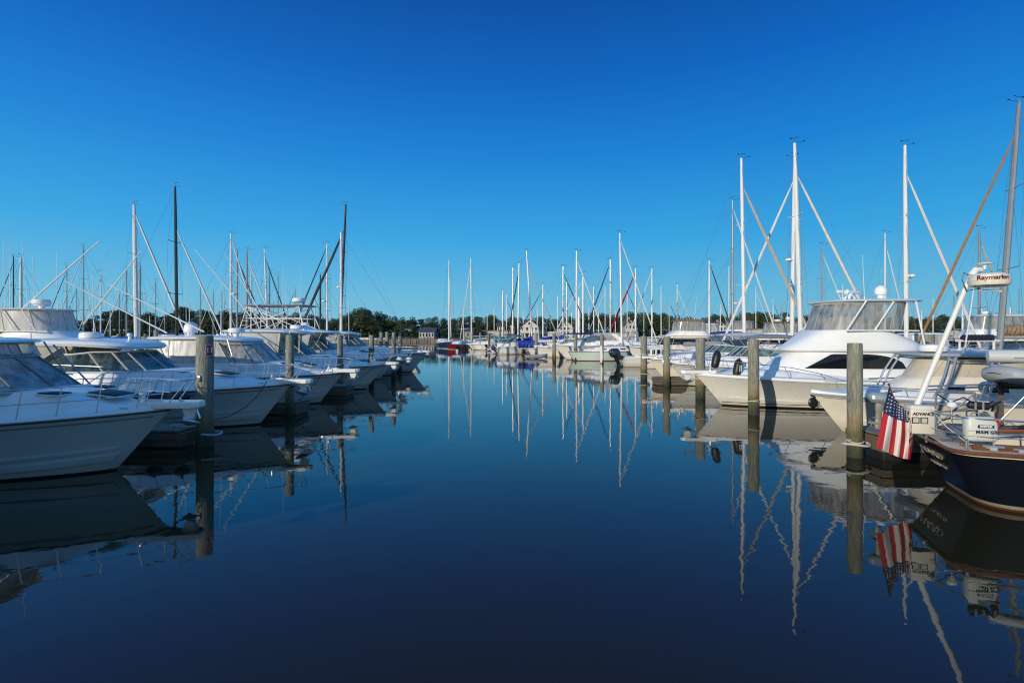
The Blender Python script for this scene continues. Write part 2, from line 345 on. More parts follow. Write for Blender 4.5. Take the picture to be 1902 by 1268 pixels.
def panels(parent, bot, top, cuts, gm, fm, r=0.02, mm=96, name='window', skip=(), fname='window_frame', thick_mull=1.0, steps=5, top_drop=0.0):
    """window panels between two outlines (z, xa, xf, b, taper, n). cuts: angles in degrees from the bow (port positive)."""
    def at(l, deg):
        th = R(deg); c, q = math.cos(th), math.sin(th); n = l[5]; a = (l[2] - l[1]) / 2
        x = (l[1] + l[2]) / 2 + a * math.copysign(abs(c) ** (2 / n), c); y = l[3] * math.copysign(abs(q) ** (2 / n), q)
        y *= lerp(1, l[4], (x - l[1]) / (l[2] - l[1])); return Vector((x, y, l[0]))
    fr = MB()
    for i in range(len(cuts) - 1):
        if i in skip: continue
        a, b = cuts[i], cuts[i + 1]; angs = [lerp(a, b, k / steps) for k in range(steps + 1)]
        p = [at(bot, g) for g in angs]; q = [at(top, g) for g in angs]
        q = [v if abs(angs[k]) < 60 or top_drop == 0 else v - Vector((0, 0, top_drop * (abs(angs[k]) - 60) / 100)) for k, v in enumerate(q)]
        mb = MB(); mb.loft([p, q]); mb.build(name, gm, parent, 60)
        fr.tube(p, r, 5); fr.tube(q, r, 5); fr.tube([p[0], q[0]], r * thick_mull, 5)
        fr.tube([p[-1], q[-1]], r * thick_mull, 5)
    return fr.build(fname, fm, parent)
def rail(parent, H, t0, t1, h=0.6, r=0.013, n=6, lean=0.12, tip=0.45, midrail=False, inset=0.07, close=True, zoff=0.05, start_low=True):
    mb = MB(); top = {}
    for sd in (1, -1):
        pts = []
        for i in range(15):
            t = lerp(t0, t1, i / 14); p = H.pt(t, H.sheer(t), sd, -inset)
            k = smooth(i / 2.2) if start_low else 1
            pts.append(Vector((p.x + lean * k, p.y, H.sheer(t) + zoff + h * k)))
        if close: pts += [Vector((tip * .75, sd * 0.24, H.zb + zoff + h)), Vector((tip, sd * 0.14, H.zb + zoff + h + 0.01)), Vector((tip + 0.05, 0, H.zb + zoff + h + 0.01))]
        mb.tube(pts, r, 6); top[sd] = pts
        if midrail: mb.tube([p - Vector((lean * .5, 0, h * .5)) for p in pts[2:15]], r * .8, 5)
        for i in range(n):
            t = lerp(t0 + (t1 - t0) * .14, t1, (i + 0.4) / n); p = H.pt(t, H.sheer(t), sd, -inset)
            mb.tube([(p.x, p.y, H.sheer(t) + 0.02), (p.x + lean, p.y, H.sheer(t) + zoff + h)], r * .95, 5)
        if close: mb.tube([(0.0, sd * 0.16, H.zb + 0.08), (tip, sd * 0.13, H.zb + zoff + h)], r, 5)
    return mb.build('bow_rail', steel, parent)
def pulpit(parent, H, out=0.7, w=0.26, m=None, anchor=True):
    mb = MB(); z = H.zb + 0.07
    poly = [(-0.75, -0.30), (0.0, -w * .85), (out - 0.12, -w * .8), (out, -w * .45), (out, w * .45), (out - 0.12, w * .8), (0.0, w * .85), (-0.75, 0.30)]
    mb.prism(poly, z - 0.05, z + 0.09, 0, 'z', 0.025); p = mb.build('anchor_platform', m or gel, parent, 30)
    r = MB(); r.prism([(out - .42, z - .07), (out - .10, z - .07), (out - .17, z - .3), (out - .33, z - .3)], -0.05, 0.05, 0, 'y'); r.build('anchor_roller', alu, parent)
    if anchor:
        a = MB(); zx = z - .34
        a.tube([(out - .5, 0, z + .13), (out - .15, 0, z - .02), (out - .05, 0, zx + .05)], .022, 5)
        a.add([(out - .02, 0, zx - .06), (out - .55, .2, zx + .06), (out - .42, 0, zx + .0), (out - .55, -.2, zx + .06), (out - .3, 0, zx - .13)], [(0, 1, 2), (0, 2, 3), (0, 4, 1), (0, 3, 4), (1, 4, 2), (2, 4, 3)])
        a.build('anchor', steel, parent, smoothing=False)
        wl = MB(); wl.lathe([(.09, 0), (.09, .06), (.05, .08), (.05, .14), (.08, .16), (.08, .19), (0.01, .2)], (-0.62, 0, z + .08), 12); wl.box((-0.35, 0, z + .1), (.3, .09, .05)); wl.build('windlass', steel, parent)
def cleat(mb, x, y, z, rz=0.0, s=1.0):
    mb.box((x, y, z + .02 * s), (.07 * s, .03 * s, .04 * s), 0, rz); mb.tube([(x - .1 * s * math.cos(rz), y - .1 * s * math.sin(rz), z + .05 * s), (x + .1 * s * math.cos(rz), y + .1 * s * math.sin(rz), z + .05 * s)], .014 * s, 5)
def radome(parent, c, r=0.3, h=0.24, name='radar_dome', ped=0.0, m=None):
    mb = MB(); mb.lathe([(r * .72, 0), (r * .95, h * .12), (r, h * .32), (r, h * .42), (r * 1.02, h * .45), (r * .99, h * .5), (r * .96, h * .8), (r * .82, h * .95), (r * .4, h)], c, 24)
    if ped: mb.lathe([(r * .35, -ped), (r * .3, -ped * .4), (r * .5, 0.01)], c, 12)
    return mb.build(name, m or gel, parent)
def satdome(parent, c, r=0.28, m=None):
    mb = MB(); mb.lathe([(r * .55, 0), (r * .5, r * .5), (r * .85, r * .62), (r, r * .9), (r * 1.0, r * 1.3), (r * .9, r * 1.75), (r * .65, r * 2.1), (r * .3, r * 2.28), (0.01, r * 2.33)], c, 20)
    return mb.build('satellite_dome', m or gel, parent)
def antenna(parent, base, top, r=0.012, m=None):
    mb = MB(); b, t = Vector(base), Vector(top); mb.tube([b, b.lerp(t, .08), b.lerp(t, .09), t], [r * 1.8, r * 1.8, r, r * .5], 5); return mb.build('antenna', m or alu, parent)
def hatch(parent, c, sx=.55, sy=.55, tilt=0.0, rx=0.0):
    mb = MB(); c = (c[0], c[1], c[2] + .035); mb.box(c, (sx, sy, .035), 0, 0, tilt, rx, .012); o = mb.build('deck_hatch', darkg, parent)
    f = MB(); f.box((c[0], c[1], c[2] - .022), (sx + .06, sy + .06, .03), 0, 0, tilt, rx, .01); f.build('hatch_frame', alu, o)
def outboard(parent, c, tilt=0.0, s=1.0, cowl=None, name='outboard_motor', leg=None, rz=0.0, solo=False, cz=1.0):
    """one outboard hung on a transom at c (mount point), facing local -x"""
    M = Matrix.Translation(c) @ Matrix.Rotation(rz, 4, 'Z') @ Matrix.Rotation(tilt, 4, 'Y') @ Matrix.Scale(s, 4)
    o = parent if solo else bpy.data.objects.new(name, None)
    if not solo: COL.objects.link(o); o.parent = parent
    o_m = M
    def T(mb, nm, m, sharp=40):
        mb.v = [tuple(o_m @ Vector(p)) for p in mb.v]; return mb.build(nm, m, o, sharp)
    a = MB(); rows = []
    for z, xf, xa, b in ((.12, -.08, -.52, .10), (.16, -.05, -.60, .15), (.3, -.04, -.66, .19), (.33, -.035, -.67, .197), (.35, -.05, -.66, .19), (.46, -.05, -.68, .20), (.58, -.08, -.66, .18), (.66, -.16, -.58, .12), (.69, -.25, -.48, .05)):
        z = .12 + (z - .12) * cz
        rows.append(outline(xa, xf, b, .9, 2.6, 20, z))
    a.loft(rows, True, 0, True); T(a, 'engine_cowl', cowl or blk)
    b = MB(); b.loft([outline(-.45, -.2, .075, 1, 2.5, 12, z) for z in (.14, -.1)] + [outline(-.42, -.24, .04, 1, 2, 12, z) for z in (-.16, -.5)] + [outline(-.44, -.2, .045, 1, 2, 12, -.55), outline(-.40, -.26, .02, 1, 2, 12, -.72)], True, 0, True)
    b.box((-.32, 0, -.36), (.36, .16, .015)); b.tube([(-.52, 0, -.54), (-.2, 0, -.54), (-.12, 0, -.54)], [.05, .055, .01], 8); T(b, 'drive_leg', leg or cowl or blk)
    g = MB(); g.box((-.1, 0, 0), (.18, .2, .22), 0, bev=.02); g.box((-.02, 0, -.05), (.05, .26, .3)); T(g, 'clamp_bracket', leg or blk)
    p = MB()
    for k in range(3):
        an = k * 2 * math.pi / 3; cc, ss = math.cos(an), math.sin(an)
        p.add([(-.53, 0, -.54), (-.5, .05 * cc - .02 * ss, -.54 + .05 * ss + .02 * cc), (-.55, .15 * cc - .05 * ss, -.54 + .15 * ss + .05 * cc), (-.58, .14 * cc + .06 * ss, -.54 + .14 * ss - .06 * cc), (-.56, .05 * cc + .03 * ss, -.54 + .05 * ss - .03 * cc)], [(0, 1, 2), (0, 2, 3), (0, 3, 4)])
    p.tube([(-.6, 0, -.54), (-.5, 0, -.54)], [.015, .035], 8); T(p, 'propeller', alug if cowl is None else leg or steel)
    return o

# ------------------------------------------------------------------ express cruiser
def express(name, label, loc, rz, L=10.5, B=3.7, zb=1.33, zs=1.05, rake=1.15, ws=4.0, wsl=3.2, wh=0.62, top=(4.6, 9.0, 2.78), encl='glass', hull_mats=None, boxy=0.0, wlab=None, stripe=None,
            trunk=0.5, hatches=True, toph=0.13, arch=False, topm=None, chine=True, detail=True, topn=3.5, raise_=0.0, pulp=0.68, rails=True, group=None, cat='motorboat', droop=0.12, flat_top=None, seat=True, wsrake=1.25, nohard=False, mtop=None, wmat=None):
    th = thing(name, label, cat, loc, rz, group)
    H = Hull(L, B, zb, zs, rake, boot=.10)
    H.build(th, hull_mats or [hullg, hullg, blkbot, hullg])
    b2 = B / 2
    wst = 1 - ws / L
    def trf(t, v, b):
        side = smooth((0.80 * 1 - v * (1 if t < .8 else 1 + (t - .8) * 1.6)) / 0.22)
        fwd = smooth((0.955 - t) / (0.955 - wst)) if t > wst else 1.0
        return trunk * fwd * side
    H.deck(th, [deckm, nonskid], trf, matf=None)
    H.rubrail(th, blk if chine else gel, -.04, .018)
    H.strip(th, 'sheer_shade_band', stripe or mat('shadow_grey_stripe', (0.25, 0.26, 0.27), .4), lambda t: H.sheer(t) - .17, lambda t: H.sheer(t) - .13, .004, 0, .985)  # grey band painted in for the shadow line under the gunwale
    if chine:
        H.strip(th, 'spray_rail', hull_mats[0] if hull_mats else hullg, lambda t: lerp(.02, .26, t ** 1.5), lambda t: lerp(.08, .40, t ** 1.5), .06, 0, .97)
        H.strip(th, 'knuckle', hull_mats[0] if hull_mats else hullg, lambda t: lerp(.24, .50, t ** 1.5), lambda t: lerp(.29, .56, t ** 1.5), .04, 0, .96)
    if rails: rail(th, H, max(.2, 1 - (ws + 1.6) / L), .985, .58, n=6, midrail=detail)
    if pulp: pulpit(th, H, pulp)
    ztr = H.sheer(wst) + trunk + .1
    if hatches:
        hatch(th, (-ws * .52, 0, H.sheer(1 - ws * .52 / L) + .1 + trunk * smooth(.48) + .04), .6, .6, .13)
        hatch(th, (-ws * .80, .62, H.sheer(wst) + .07 + trunk * .86), .42, .36, .06); hatch(th, (-ws * .80, -.62, H.sheer(wst) + .07 + trunk * .86), .42, .36, .06)
    # coaming / cockpit body aft of the windshield
    zc = ztr - .02
    bulk(th, 'cabin_side', deckm, [(zc - trunk - .05, min(-L + 1.6, -ws - .9), -ws - .25, b2 * .86, .94, 5), (zc - .04, min(-L + 1.7, -ws - .9), -ws - .3, b2 * .80, .93, 5), (zc + .02, min(-L + 1.75, -ws - .9), -ws - .35, b2 * .76, .92, 5)])
    # windshield
    wz = zc - .02; wt = wz + wh
    fb = (wz, -ws - wsl * 2, -ws, b2 * .80, .86, 4.2); ft = (wt, -ws - wsl * 2, -ws - wsrake * wh, b2 * .66, .84, 4.2)
    gm = wmat or (glassg if encl in ('glass', 'green') else vinylm)
    panels(th, fb, ft, [-92, -62, -40, -20, 0, 20, 40, 62, 92], gm, alu if encl in ('glass', 'green') else alug, .026, top_drop=.5 if encl == 'glass' else 0, thick_mull=1.25)
    # helm: dash, wheel, seats, so the glass has something behind it
    d = MB(); d.box((-ws - 1.25, 0, wz + .1), (.5, b2 * 1.15, .35), 0, 0, .3, 0, .08); d.build('dashboard', gelgrey, th)
    if seat:
        for sy in (-.65, .65):
            q = MB(); q.box((-ws - 2.1, sy, wz + .15), (.5, .55, .18), 0, bev=.06); q.box((-ws - 2.35, sy, wz + .45), (.14, .55, .6), 0, 0, -.12, 0, .05); q.box((-ws - 2.1, sy, wz - .15), (.3, .3, .5)); q.build('helm_seat', seatw, th)
    if not nohard:
        xf, xa, zt = -top[0], -top[1], top[2]
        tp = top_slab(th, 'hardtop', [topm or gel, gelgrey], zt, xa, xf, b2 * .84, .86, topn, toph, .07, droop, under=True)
        for sd in (1, -1):
            s_ = MB()
            if encl != 'glass':
                s_.tube([(-ws - .9, sd * b2 * .82, wz - .1), (xf - .5, sd * b2 * .70, zt - .06)], .02, 6)
                s_.tube([(-ws - .2, sd * b2 * .72, wz - .2), (xf - .1, sd * b2 * .60, zt - .1 - droop * .7)], .02, 6)
            s_.tube([(xa + .5, sd * b2 * .78, wz - .1), (xa + .3, sd * b2 * .70, zt - .06)], .028, 6)
            s_.tube([(xa + 1.4, sd * b2 * .78, wz - .1), (xa + .8, sd * b2 * .70, zt - .06)], .028, 6)
            s_.tube([(-ws - .9, sd * b2 * .80, wz + .2), (xa + .5, sd * b2 * .78, wz + .35)], .016, 5)
            s_.tube([(xa + .3, sd * b2 * .70, zt - .06), (xa + .8, sd * b2 * .70, zt - .06)], .02, 5); s_.build('top_support', alug if encl != 'glass' else steel, th)
        if encl in ('vinyl', 'canvas', 'green'):
            # vinyl curtains between the windshield top and the hardtop, and round the sides
            vb = (wt + .01, xa + .1, -ws - wsrake * wh, b2 * .72, .84, 4.0); vt = (zt - .09, xa + .1, xf - .12, b2 * .75, .84, 3.6)
            panels(th, vb, vt, [-70, -38, 0, 38, 70], (wmat or vinylm) if encl != 'canvas' else vinylw, canvw, .014, name='vinyl_curtain', fname='curtain_edge')
            vb2 = (wz - .02, xa + .1, -ws - wsrake * wh * .5, b2 * .80, .9, 4.5)
            panels(th, vb2, vt, [-168, -150, -128, -100, -70], vinylw, canvw, .014, name='side_curtain', fname='curtain_edge')
            panels(th, vb2, vt, [70, 100, 128, 150, 168], vinylw, canvw, .014, name='side_curtain', fname='curtain_edge')
        elif encl == 'glass':
            vb = (wz + .02, xa - .3, -ws - wsl * .9, b2 * .80, .95, 5); vt = (zt - .09, xa - .2, xf - 1.4, b2 * .74, .95, 5)
            panels(th, vb, vt, [-172, -120, -62], mat('canvas_beige', (0.50, 0.44, 0.36), .85, var=.12, bump=.6, bscale=3), canvw, .014, name='canvas_curtain', fname='curtain_edge')
            panels(th, vb, vt, [62, 120, 172], MATS['canvas_beige'], canvw, .014, name='canvas_curtain', fname='curtain_edge')
    cl = MB()
    for sd in (1, -1):
        for t in (.93, .6): p = H.pt(t, H.sheer(t), sd, -.14); cleat(cl, p.x, p.y, H.sheer(t) + .05, .15 * sd)
    cl.build('cleats', steel, th)
    if mtop: mtop(th, H, dict(zt=top[2], xf=-top[0], xa=-top[1], b=b2))
    return th, H
# ------------------------------------------------------------------ sailboat (local origin at the mast foot on the water, x forward)
def masthead(mb, x, z, sgn=1):
    mb.tube([(x, 0, z), (x, 0, z + .25)], .012, 4); mb.tube([(x - .22, 0, z + .25), (x + .22, 0, z + .32)], .012, 4)
    mb.box((x - .22, 0, z + .27), (.12, .02, .07)); mb.tube([(x + .22, 0, z + .3), (x + .22, .06, z + .35), (x + .22, -.06, z + .35)], .016, 4)
    mb.tube([(x + .05, 0, z), (x + .55, 0, z + .12)], .01, 4); mb.box((x + .55, 0, z + .13), (.12, .02, .06))
def sailboat(label, px, wy=None, H=13.2, ytop=None, d=None, dirn=1, rake=0.0, mast_r=0.085, mastm=None, furl=None, jf=0.33, hullm=None, hull=True, cover=None, cover_len=0.36, spreaders=2, fz=0.93, xs=0.0,
             rzoff=0.0, boom=True, dodger=None, L=None, radar=None, group=None, name='sailboat', bulge=1.0, fr=None, zb=1.15, ztop_frac=1.0, stay=True, B=3.0, cabin=True, instr=True, spr_rot=0.0, bz=2.35, ch=1.0):
    if d is None: d = DW(wy) if wy else F * (H - CAMZ) / (CY - ytop)
    if ytop is not None: H = Z(ytop, d)
    x0 = X(px, d); rz = (0 if dirn > 0 else math.pi) + rzoff
    th = thing(name, label, 'sailboat', (x0, d, 0), rz, group)
    J = jf * H; L = L or (J / .38)
    xb = J + .25                                   # bow tip ahead of the mast
    mh = MB(); top = Vector((-math.tan(rake) * H, 0, H)); mm = mastm or alu; zd = 1.3
    pts = [Vector((-math.tan(rake) * z, 0, z)) for z in (zd - .25, zd + .5, H * .5, H * .85, H)]
    mh.tube(pts, [mast_r * 1.0, mast_r, mast_r * .98, mast_r * .85, mast_r * .6], 8, 0, 1.0)
    mast = mh.build('mast', mm, th)
    if instr:
        mi = MB(); masthead(mi, top.x, H); mi.build('wind_instruments', blk, mast)
    def on(z): return Vector((-math.tan(rake) * z, 0, z))
    sp = MB(); rg = MB(); rr = .007 if d < 45 else .010
    hs = [H * .42, H * .70][:spreaders] if spreaders == 2 else [H * .55]
    ws_ = [.95, .75]
    cs, sn = math.cos(spr_rot), math.sin(spr_rot)
    for sd in (1, -1):
        last = Vector((-.25, sd * B * .45, 1.1))
        for h, w_ in zip(hs, ws_):
            p = on(h); tip = p + Vector((-.12 + sd * w_ * sn * 1.0, sd * w_ * cs, .06)); sp.tube([p, tip], .024, 4); rg.tube([last, tip], rr, 3); rg.tube([Vector((0, sd * B * .42, 1.1)) if h == hs[0] else last, on(h)], rr, 3); last = tip
        rg.tube([last, on(H * .985)], rr, 3)
    sp.build('spreaders', mm, mast)
    bow = Vector((xb - .15, 0, zb + .15)); ft = on(H * fz)
    rg.tube([on(H * .99), Vector((xb - L + .1, 0, 1.15))], rr, 3)
    rg.tube([bow, on(H * fz) if furl else on(H * .97)], rr, 3)
    rg.build('rigging', wire, th)
    if furl:
        f = MB(); a = bow + (ft - bow) * .05; b_ = bow + (ft - bow) * .985; q = (fr * .72 if fr else mast_r * .48) * bulge; n = 9
        f.tube([a.lerp(b_, k / n) for k in range(n + 1)], [q * (.75 + .55 * math.sin(math.pi * (.12 + .6 * (1 - k / n))) + (.06 if k % 2 else 0)) for k in range(n)] + [q * .35], 6); f.build('furled_jib', furl, th)
    if boom:
        bl = cover_len * H; z = bz; p = on(z); e = Vector((p.x - bl, 0, z + .12))
        bm = MB(); bm.tube([p, e], .06, 6); bm.build('boom', mm, th)
        if cover:
            c = MB(); rows = []; n = 12
            for k in range(n + 1):
                u = k / n; hgt = lerp(.62, .20, u ** .6) * (1 + .08 * math.sin(k * 2.3)); hgt *= ch; wd = lerp(.17, .12, u) * (ch + 1) / 2; q = p.lerp(e, u); q = q + Vector((0.08 if k == 0 else 0, 0, .0))
                if k == 0: hgt *= 1.5
                rows.append([(q.x, wd * math.cos(a_) * (1 if math.sin(a_) < .3 else .6), q.z + .05 + hgt * .5 * math.sin(a_) + hgt * .3 + .03 * math.sin(k * 1.7 + a_)) for a_ in [2 * math.pi * j / 10 for j in range(10)]])
            c.loft(rows, True, 0, True); c.build('sail_cover', cover, th)
    if radar:
        radome(mast, (on(H * radar).x + .32, 0, H * radar), .24, .2); br = MB(); br.box((on(H * radar).x + .15, 0, H * radar - .02), (.35, .08, .04)); br.build('radar_bracket', alug, mast)
    if hull:
        hm = hullm or [hullw, boot, bluebot, hullw]
        Hh = Hull(L, B, zb, .95, 1.1, tw=.55, wlf=.82, flare=1.15, draft=.5, nose=1.9, mid=.45, boot=.12, stern_rake=.55)
        hb = bpy.data.objects.new('hull_and_deck', None); hb.location = (xb, 0, 0); COL.objects.link(hb); hb.parent = th
        Hh.build(hb, hm); Hh.deck(hb, [deckm], lambda t, v, b: .42 * smooth((.72 - v) / .1) * smooth((t - .22) / .06) * smooth((.74 - t) / .14))
        Hh.rubrail(hb, teak if hullm else gel, .02, .03, name='toe_rail')
        wn = MB()
        for sd in (1, -1):
            for t in (.36, .46, .56):
                b = Hh.bs(t) * .70; wn.box((-L + t * L, sd * b, Hh.sheer(t) + .30), (.55, .03, .14), 0)
        wn.build('cabin_windows', darkw, hb)
        rl = MB()
        for sd in (1, -1):
            ps = [Hh.pt(t, Hh.sheer(t), sd, -.08) + Vector((0, 0, .62)) for t in (.02, .15, .3, .45, .6, .75, .88, .96)]
            rl.tube(ps, .009, 3); rl.tube([p - Vector((0, 0, .3)) for p in ps], .007, 3)
            for p in ps: rl.tube([p - Vector((0, 0, .62)), p], .014, 4)
        p1, p2 = Hh.pt(.96, zb, 1, -.08), Hh.pt(.96, zb, -1, -.08)
        rl.tube([p1 + Vector((0, 0, .62)), (.1, .12, zb + .66), (.15, 0, zb + .66), (.1, -.12, zb + .66), p2 + Vector((0, 0, .62))], .015, 4); rl.build('lifelines', steel, hb)
        if dodger:
            bulk(hb, 'dodger', dodger, [(1.3, -L * .80, -L * .62, B * .36, .95, 3.5), (1.75, -L * .78, -L * .66, B * .35, .92, 3), (1.95, -L * .77, -L * .69, B * .28, .9, 2.5)])
    return th

# ------------------------------------------------------------------ pilings, docks
def woodmat():
    m, n, l, b = nodes('piling_wood'); b.inputs['Roughness'].default_value = 0.85
    tc = n.new('ShaderNodeTexCoord'); mp = n.new('ShaderNodeMapping'); mp.inputs['Scale'].default_value = (9, 9, .9); l.new(tc.outputs['Object'], mp.inputs[0])
    oi = n.new('ShaderNodeObjectInfo'); va = n.new('ShaderNodeVectorMath'); va.operation = 'SCALE'; va.inputs['Scale'].default_value = 7.0
    cx = n.new('ShaderNodeCombineXYZ'); l.new(oi.outputs['Random'], cx.inputs[2]); l.new(cx.outputs[0], va.inputs[0]); ad = n.new('ShaderNodeVectorMath'); l.new(mp.outputs[0], ad.inputs[0]); l.new(va.outputs[0], ad.inputs[1])
    nz = n.new('ShaderNodeTexNoise'); nz.inputs['Scale'].default_value = 2.2; nz.inputs['Detail'].default_value = 8; nz.inputs['Roughness'].default_value = .7; l.new(ad.outputs[0], nz.inputs['Vector'])
    cr = n.new('ShaderNodeValToRGB'); e = cr.color_ramp.elements; e[0].position = .30; e[0].color = (.10, .095, .075, 1); e[1].position = .68; e[1].color = (.35, .36, .28, 1); l.new(nz.outputs['Fac'], cr.inputs[0])
    # tide marks: rust-brown band, green algae, black wet foot (real growth, by height above the water)
    ge = n.new('ShaderNodeNewGeometry'); sp = n.new('ShaderNodeSeparateXYZ'); l.new(ge.outputs['Position'], sp.inputs[0])
    n2 = n.new('ShaderNodeTexNoise'); n2.inputs['Scale'].default_value = 5; l.new(ge.outputs['Position'], n2.inputs['Vector'])
    ma = n.new('ShaderNodeMath'); ma.operation = 'MULTIPLY_ADD'; ma.inputs[1].default_value = -.5; l.new(n2.outputs['Fac'], ma.inputs[0]); l.new(sp.outputs['Z'], ma.inputs[2])
    r2 = n.new('ShaderNodeValToRGB'); q = r2.color_ramp.elements; q[0].position = 0.0; q[0].color = (.012, .013, .010, 1); q[1].position = 1; q[1].color = (.32, .18, .06, 1)
    k = q.new(.25); k.color = (.03, .045, .012, 1); k = q.new(.5); k.color = (.10, .095, .03, 1); mr = n.new('ShaderNodeMapRange'); mr.inputs[1].default_value = -.2; mr.inputs[2].default_value = .75; l.new(ma.outputs[0], mr.inputs[0]); l.new(mr.outputs[0], r2.inputs[0])
    f = n.new('ShaderNodeMapRange'); f.inputs[1].default_value = .3; f.inputs[2].default_value = 1.05; f.inputs[3].default_value = .9; f.inputs[4].default_value = 0; l.new(ma.outputs[0], f.inputs[0])
    mx = n.new('ShaderNodeMix'); mx.data_type = 'RGBA'; l.new(f.outputs[0], mx.inputs[0]); l.new(cr.outputs[0], mx.inputs[6]); l.new(r2.outputs[0], mx.inputs[7]); l.new(mx.outputs[2], b.inputs['Base Color'])
    n3 = n.new('ShaderNodeTexNoise'); n3.inputs['Scale'].default_value = 6; n3.inputs['Detail'].default_value = 6; l.new(ad.outputs[0], n3.inputs['Vector'])
    bp = n.new('ShaderNodeBump'); bp.inputs['Strength'].default_value = .9; bp.inputs['Distance'].default_value = .03; l.new(n3.outputs['Fac'], bp.inputs['Height']); l.new(bp.outputs[0], b.inputs['Normal'])
    return m
pilem = woodmat()
dockw = mat('dock_planks', (0.22, 0.20, 0.17), .85, var=.45, scale=5, bump=.5, bscale=30, stretch=(8, .6, 2))
dockf = mat('dock_frame', (0.17, 0.13, 0.09), .85, var=.5, scale=4, bump=.5, bscale=30, stretch=(.6, 8, 8))
random.seed(5)
def piling(label, px, wy, top=None, ytop=None, r=.17, lean=0.0, sign=None, white=None, ring=None, wrap=None, wrapm=None, group='wooden mooring pilings', d=None):
    d = d or DW(wy); h = Z(ytop, d) if ytop else 2.95
    th = thing('mooring_piling', label, 'piling', (X(px, d), d, 0), random.uniform(0, 6), group)
    mb = MB(); rows = []; n = 16; ph = random.uniform(0, 6)
    for z in [-1.2, -.3, .1, .5, 1.0, 1.6, 2.2, h - .06, h - .015, h]:
        k = 1.06 - .05 * z / h; k *= 1 + .02 * math.sin(z * 3 + ph)
        if z >= h - .02: k *= .96
        rows.append([(r * k * math.cos(a) * (1 + .03 * math.sin(3 * a + ph)) + lean * z, r * k * math.sin(a) * (1 + .03 * math.sin(2 * a + ph)), z) for a in [2 * math.pi * j / n for j in range(n)]])
    mb.loft(rows, True, 0, True); mb.build('piling_post' if (sign or white or ring) else 'piling_post', pilem, th, 50)
    if white:
        w_ = MB(); w_.lathe([(r * 1.04, white[0]), (r * 1.05, white[0] + .02), (r * 1.05, white[1] - .02), (r * 1.04, white[1])], (lean * .8, 0, 0), 16); w_.build('white_sleeve', gelc, th)
    th['h'] = h
    if wrap:
        for zw, nt_ in wrap:
            w_ = MB(); w_.tube([((r * 1.06 + .012) * math.cos(a_ * .55), (r * 1.06 + .012) * math.sin(a_ * .55), zw + .028 * a_ * .55 / 6.28 * 1.0 + (.02 * math.sin(a_))) for a_ in range(int(nt_ * 11.4))], .014 if d < 40 else .03, 5); w_.build('rope_wrap', roped if wrapm is None else wrapm, th)
    if d < 60 and not sign:
        w_ = MB(); rz_ = random.uniform(3.6, 5.2); M_ = Matrix.Rotation(rz_, 4, 'Z'); hh_ = h * random.uniform(.5, .62)
        w_.box((r * 1.03, 0, hh_), (.05, .10, .16), 0, bev=.01); w_.tube([(r * 1.05, 0, hh_ + .05), (r * 1.3, 0, hh_ + .02), (r * 1.32, 0, hh_ - .05)], .012, 5); w_.v = [tuple(M_ @ Vector(p)) for p in w_.v]; w_.build('line_hook', alug, th)
    return th
def dock(label, x0, x1, y0, y1, z=.55, name='floating_dock', rz=0.0, th_=.42):
    cx, cy = (x0 + x1) / 2, (y0 + y1) / 2; t = thing(name, label, 'dock', (cx, cy, 0), rz, 'docks of the marina')
    lx, ly = x1 - x0, y1 - y0; p = MB()
    along = lx > ly; n = int((lx if along else ly) / .15)
    for i in range(n):
        u = -(lx if along else ly) / 2 + .15 * (i + .5)
        if along: p.box((u, 0, z - .02), (.137, ly - .02, .04 + random.uniform(-.004, .004)))
        else: p.box((0, u, z - .02), (lx - .02, .137, .04 + random.uniform(-.004, .004)))
    p.build('planks', dockw, t, smoothing=False)
    f = MB(); f.box((0, 0, z - .04 - th_ / 2 + .05 - .06), (lx, ly, th_ - .12)); f.box((0, 0, z - .15), (lx + .08, ly + .08, .16)); f.build('dock_frame', dockf, t, smoothing=False)
    fl = MB(); fl.box((0, 0, .05), (lx - .1, ly - .12, .5), bev=.05); fl.build('floats', blk, t)
    return t
# ------------------------------------------------------------------ water, land
m, n, l, b = nodes('harbour_water'); MATS['water'] = m
b.inputs['Base Color'].default_value = (0.026, 0.021, 0.009, 1); b.inputs['Roughness'].default_value = 0.015; b.inputs['IOR'].default_value = 1.40; b.inputs['Specular Tint'].default_value = (.7, 1.0, 1.35, 1)
tc = n.new('ShaderNodeNewGeometry'); mp = n.new('ShaderNodeMapping'); mp.inputs['Scale'].default_value = (1.0, 1.25, 1); mp.inputs['Rotation'].default_value = (0, 0, .35); l.new(tc.outputs['Position'], mp.inputs[0])
n1 = n.new('ShaderNodeTexNoise'); n1.inputs['Scale'].default_value = 2.3; n1.inputs['Detail'].default_value = 2.0; n1.inputs['Roughness'].default_value = .45; l.new(mp.outputs[0], n1.inputs['Vector'])
n2 = n.new('ShaderNodeTexNoise'); n2.inputs['Scale'].default_value = 0.30; n2.inputs['Detail'].default_value = 2; l.new(mp.outputs[0], n2.inputs['Vector'])
mu = n.new('ShaderNodeMath'); mu.operation = 'MULTIPLY_ADD'; mu.inputs[1].default_value = 2.2; l.new(n2.outputs['Fac'], mu.inputs[0]); l.new(n1.outputs['Fac'], mu.inputs[2])
bp = n.new('ShaderNodeBump'); bp.inputs['Strength'].default_value = 1.0; bp.inputs['Distance'].default_value = WAVE; l.new(mu.outputs[0], bp.inputs['Height']); l.new(bp.outputs[0], b.inputs['Normal'])
mb = MB(); mb.add([(-3500, -60, 0), (3500, -60, 0), (3500, 5000, 0), (-3500, 5000, 0)], [(0, 1, 2, 3)]); tag(mb.build('water', m, None), kind='structure')
grassm = mat('shore_grass', (0.06, 0.085, 0.03), .95, var=.45, scale=.15)
mb = MB(); rows = []
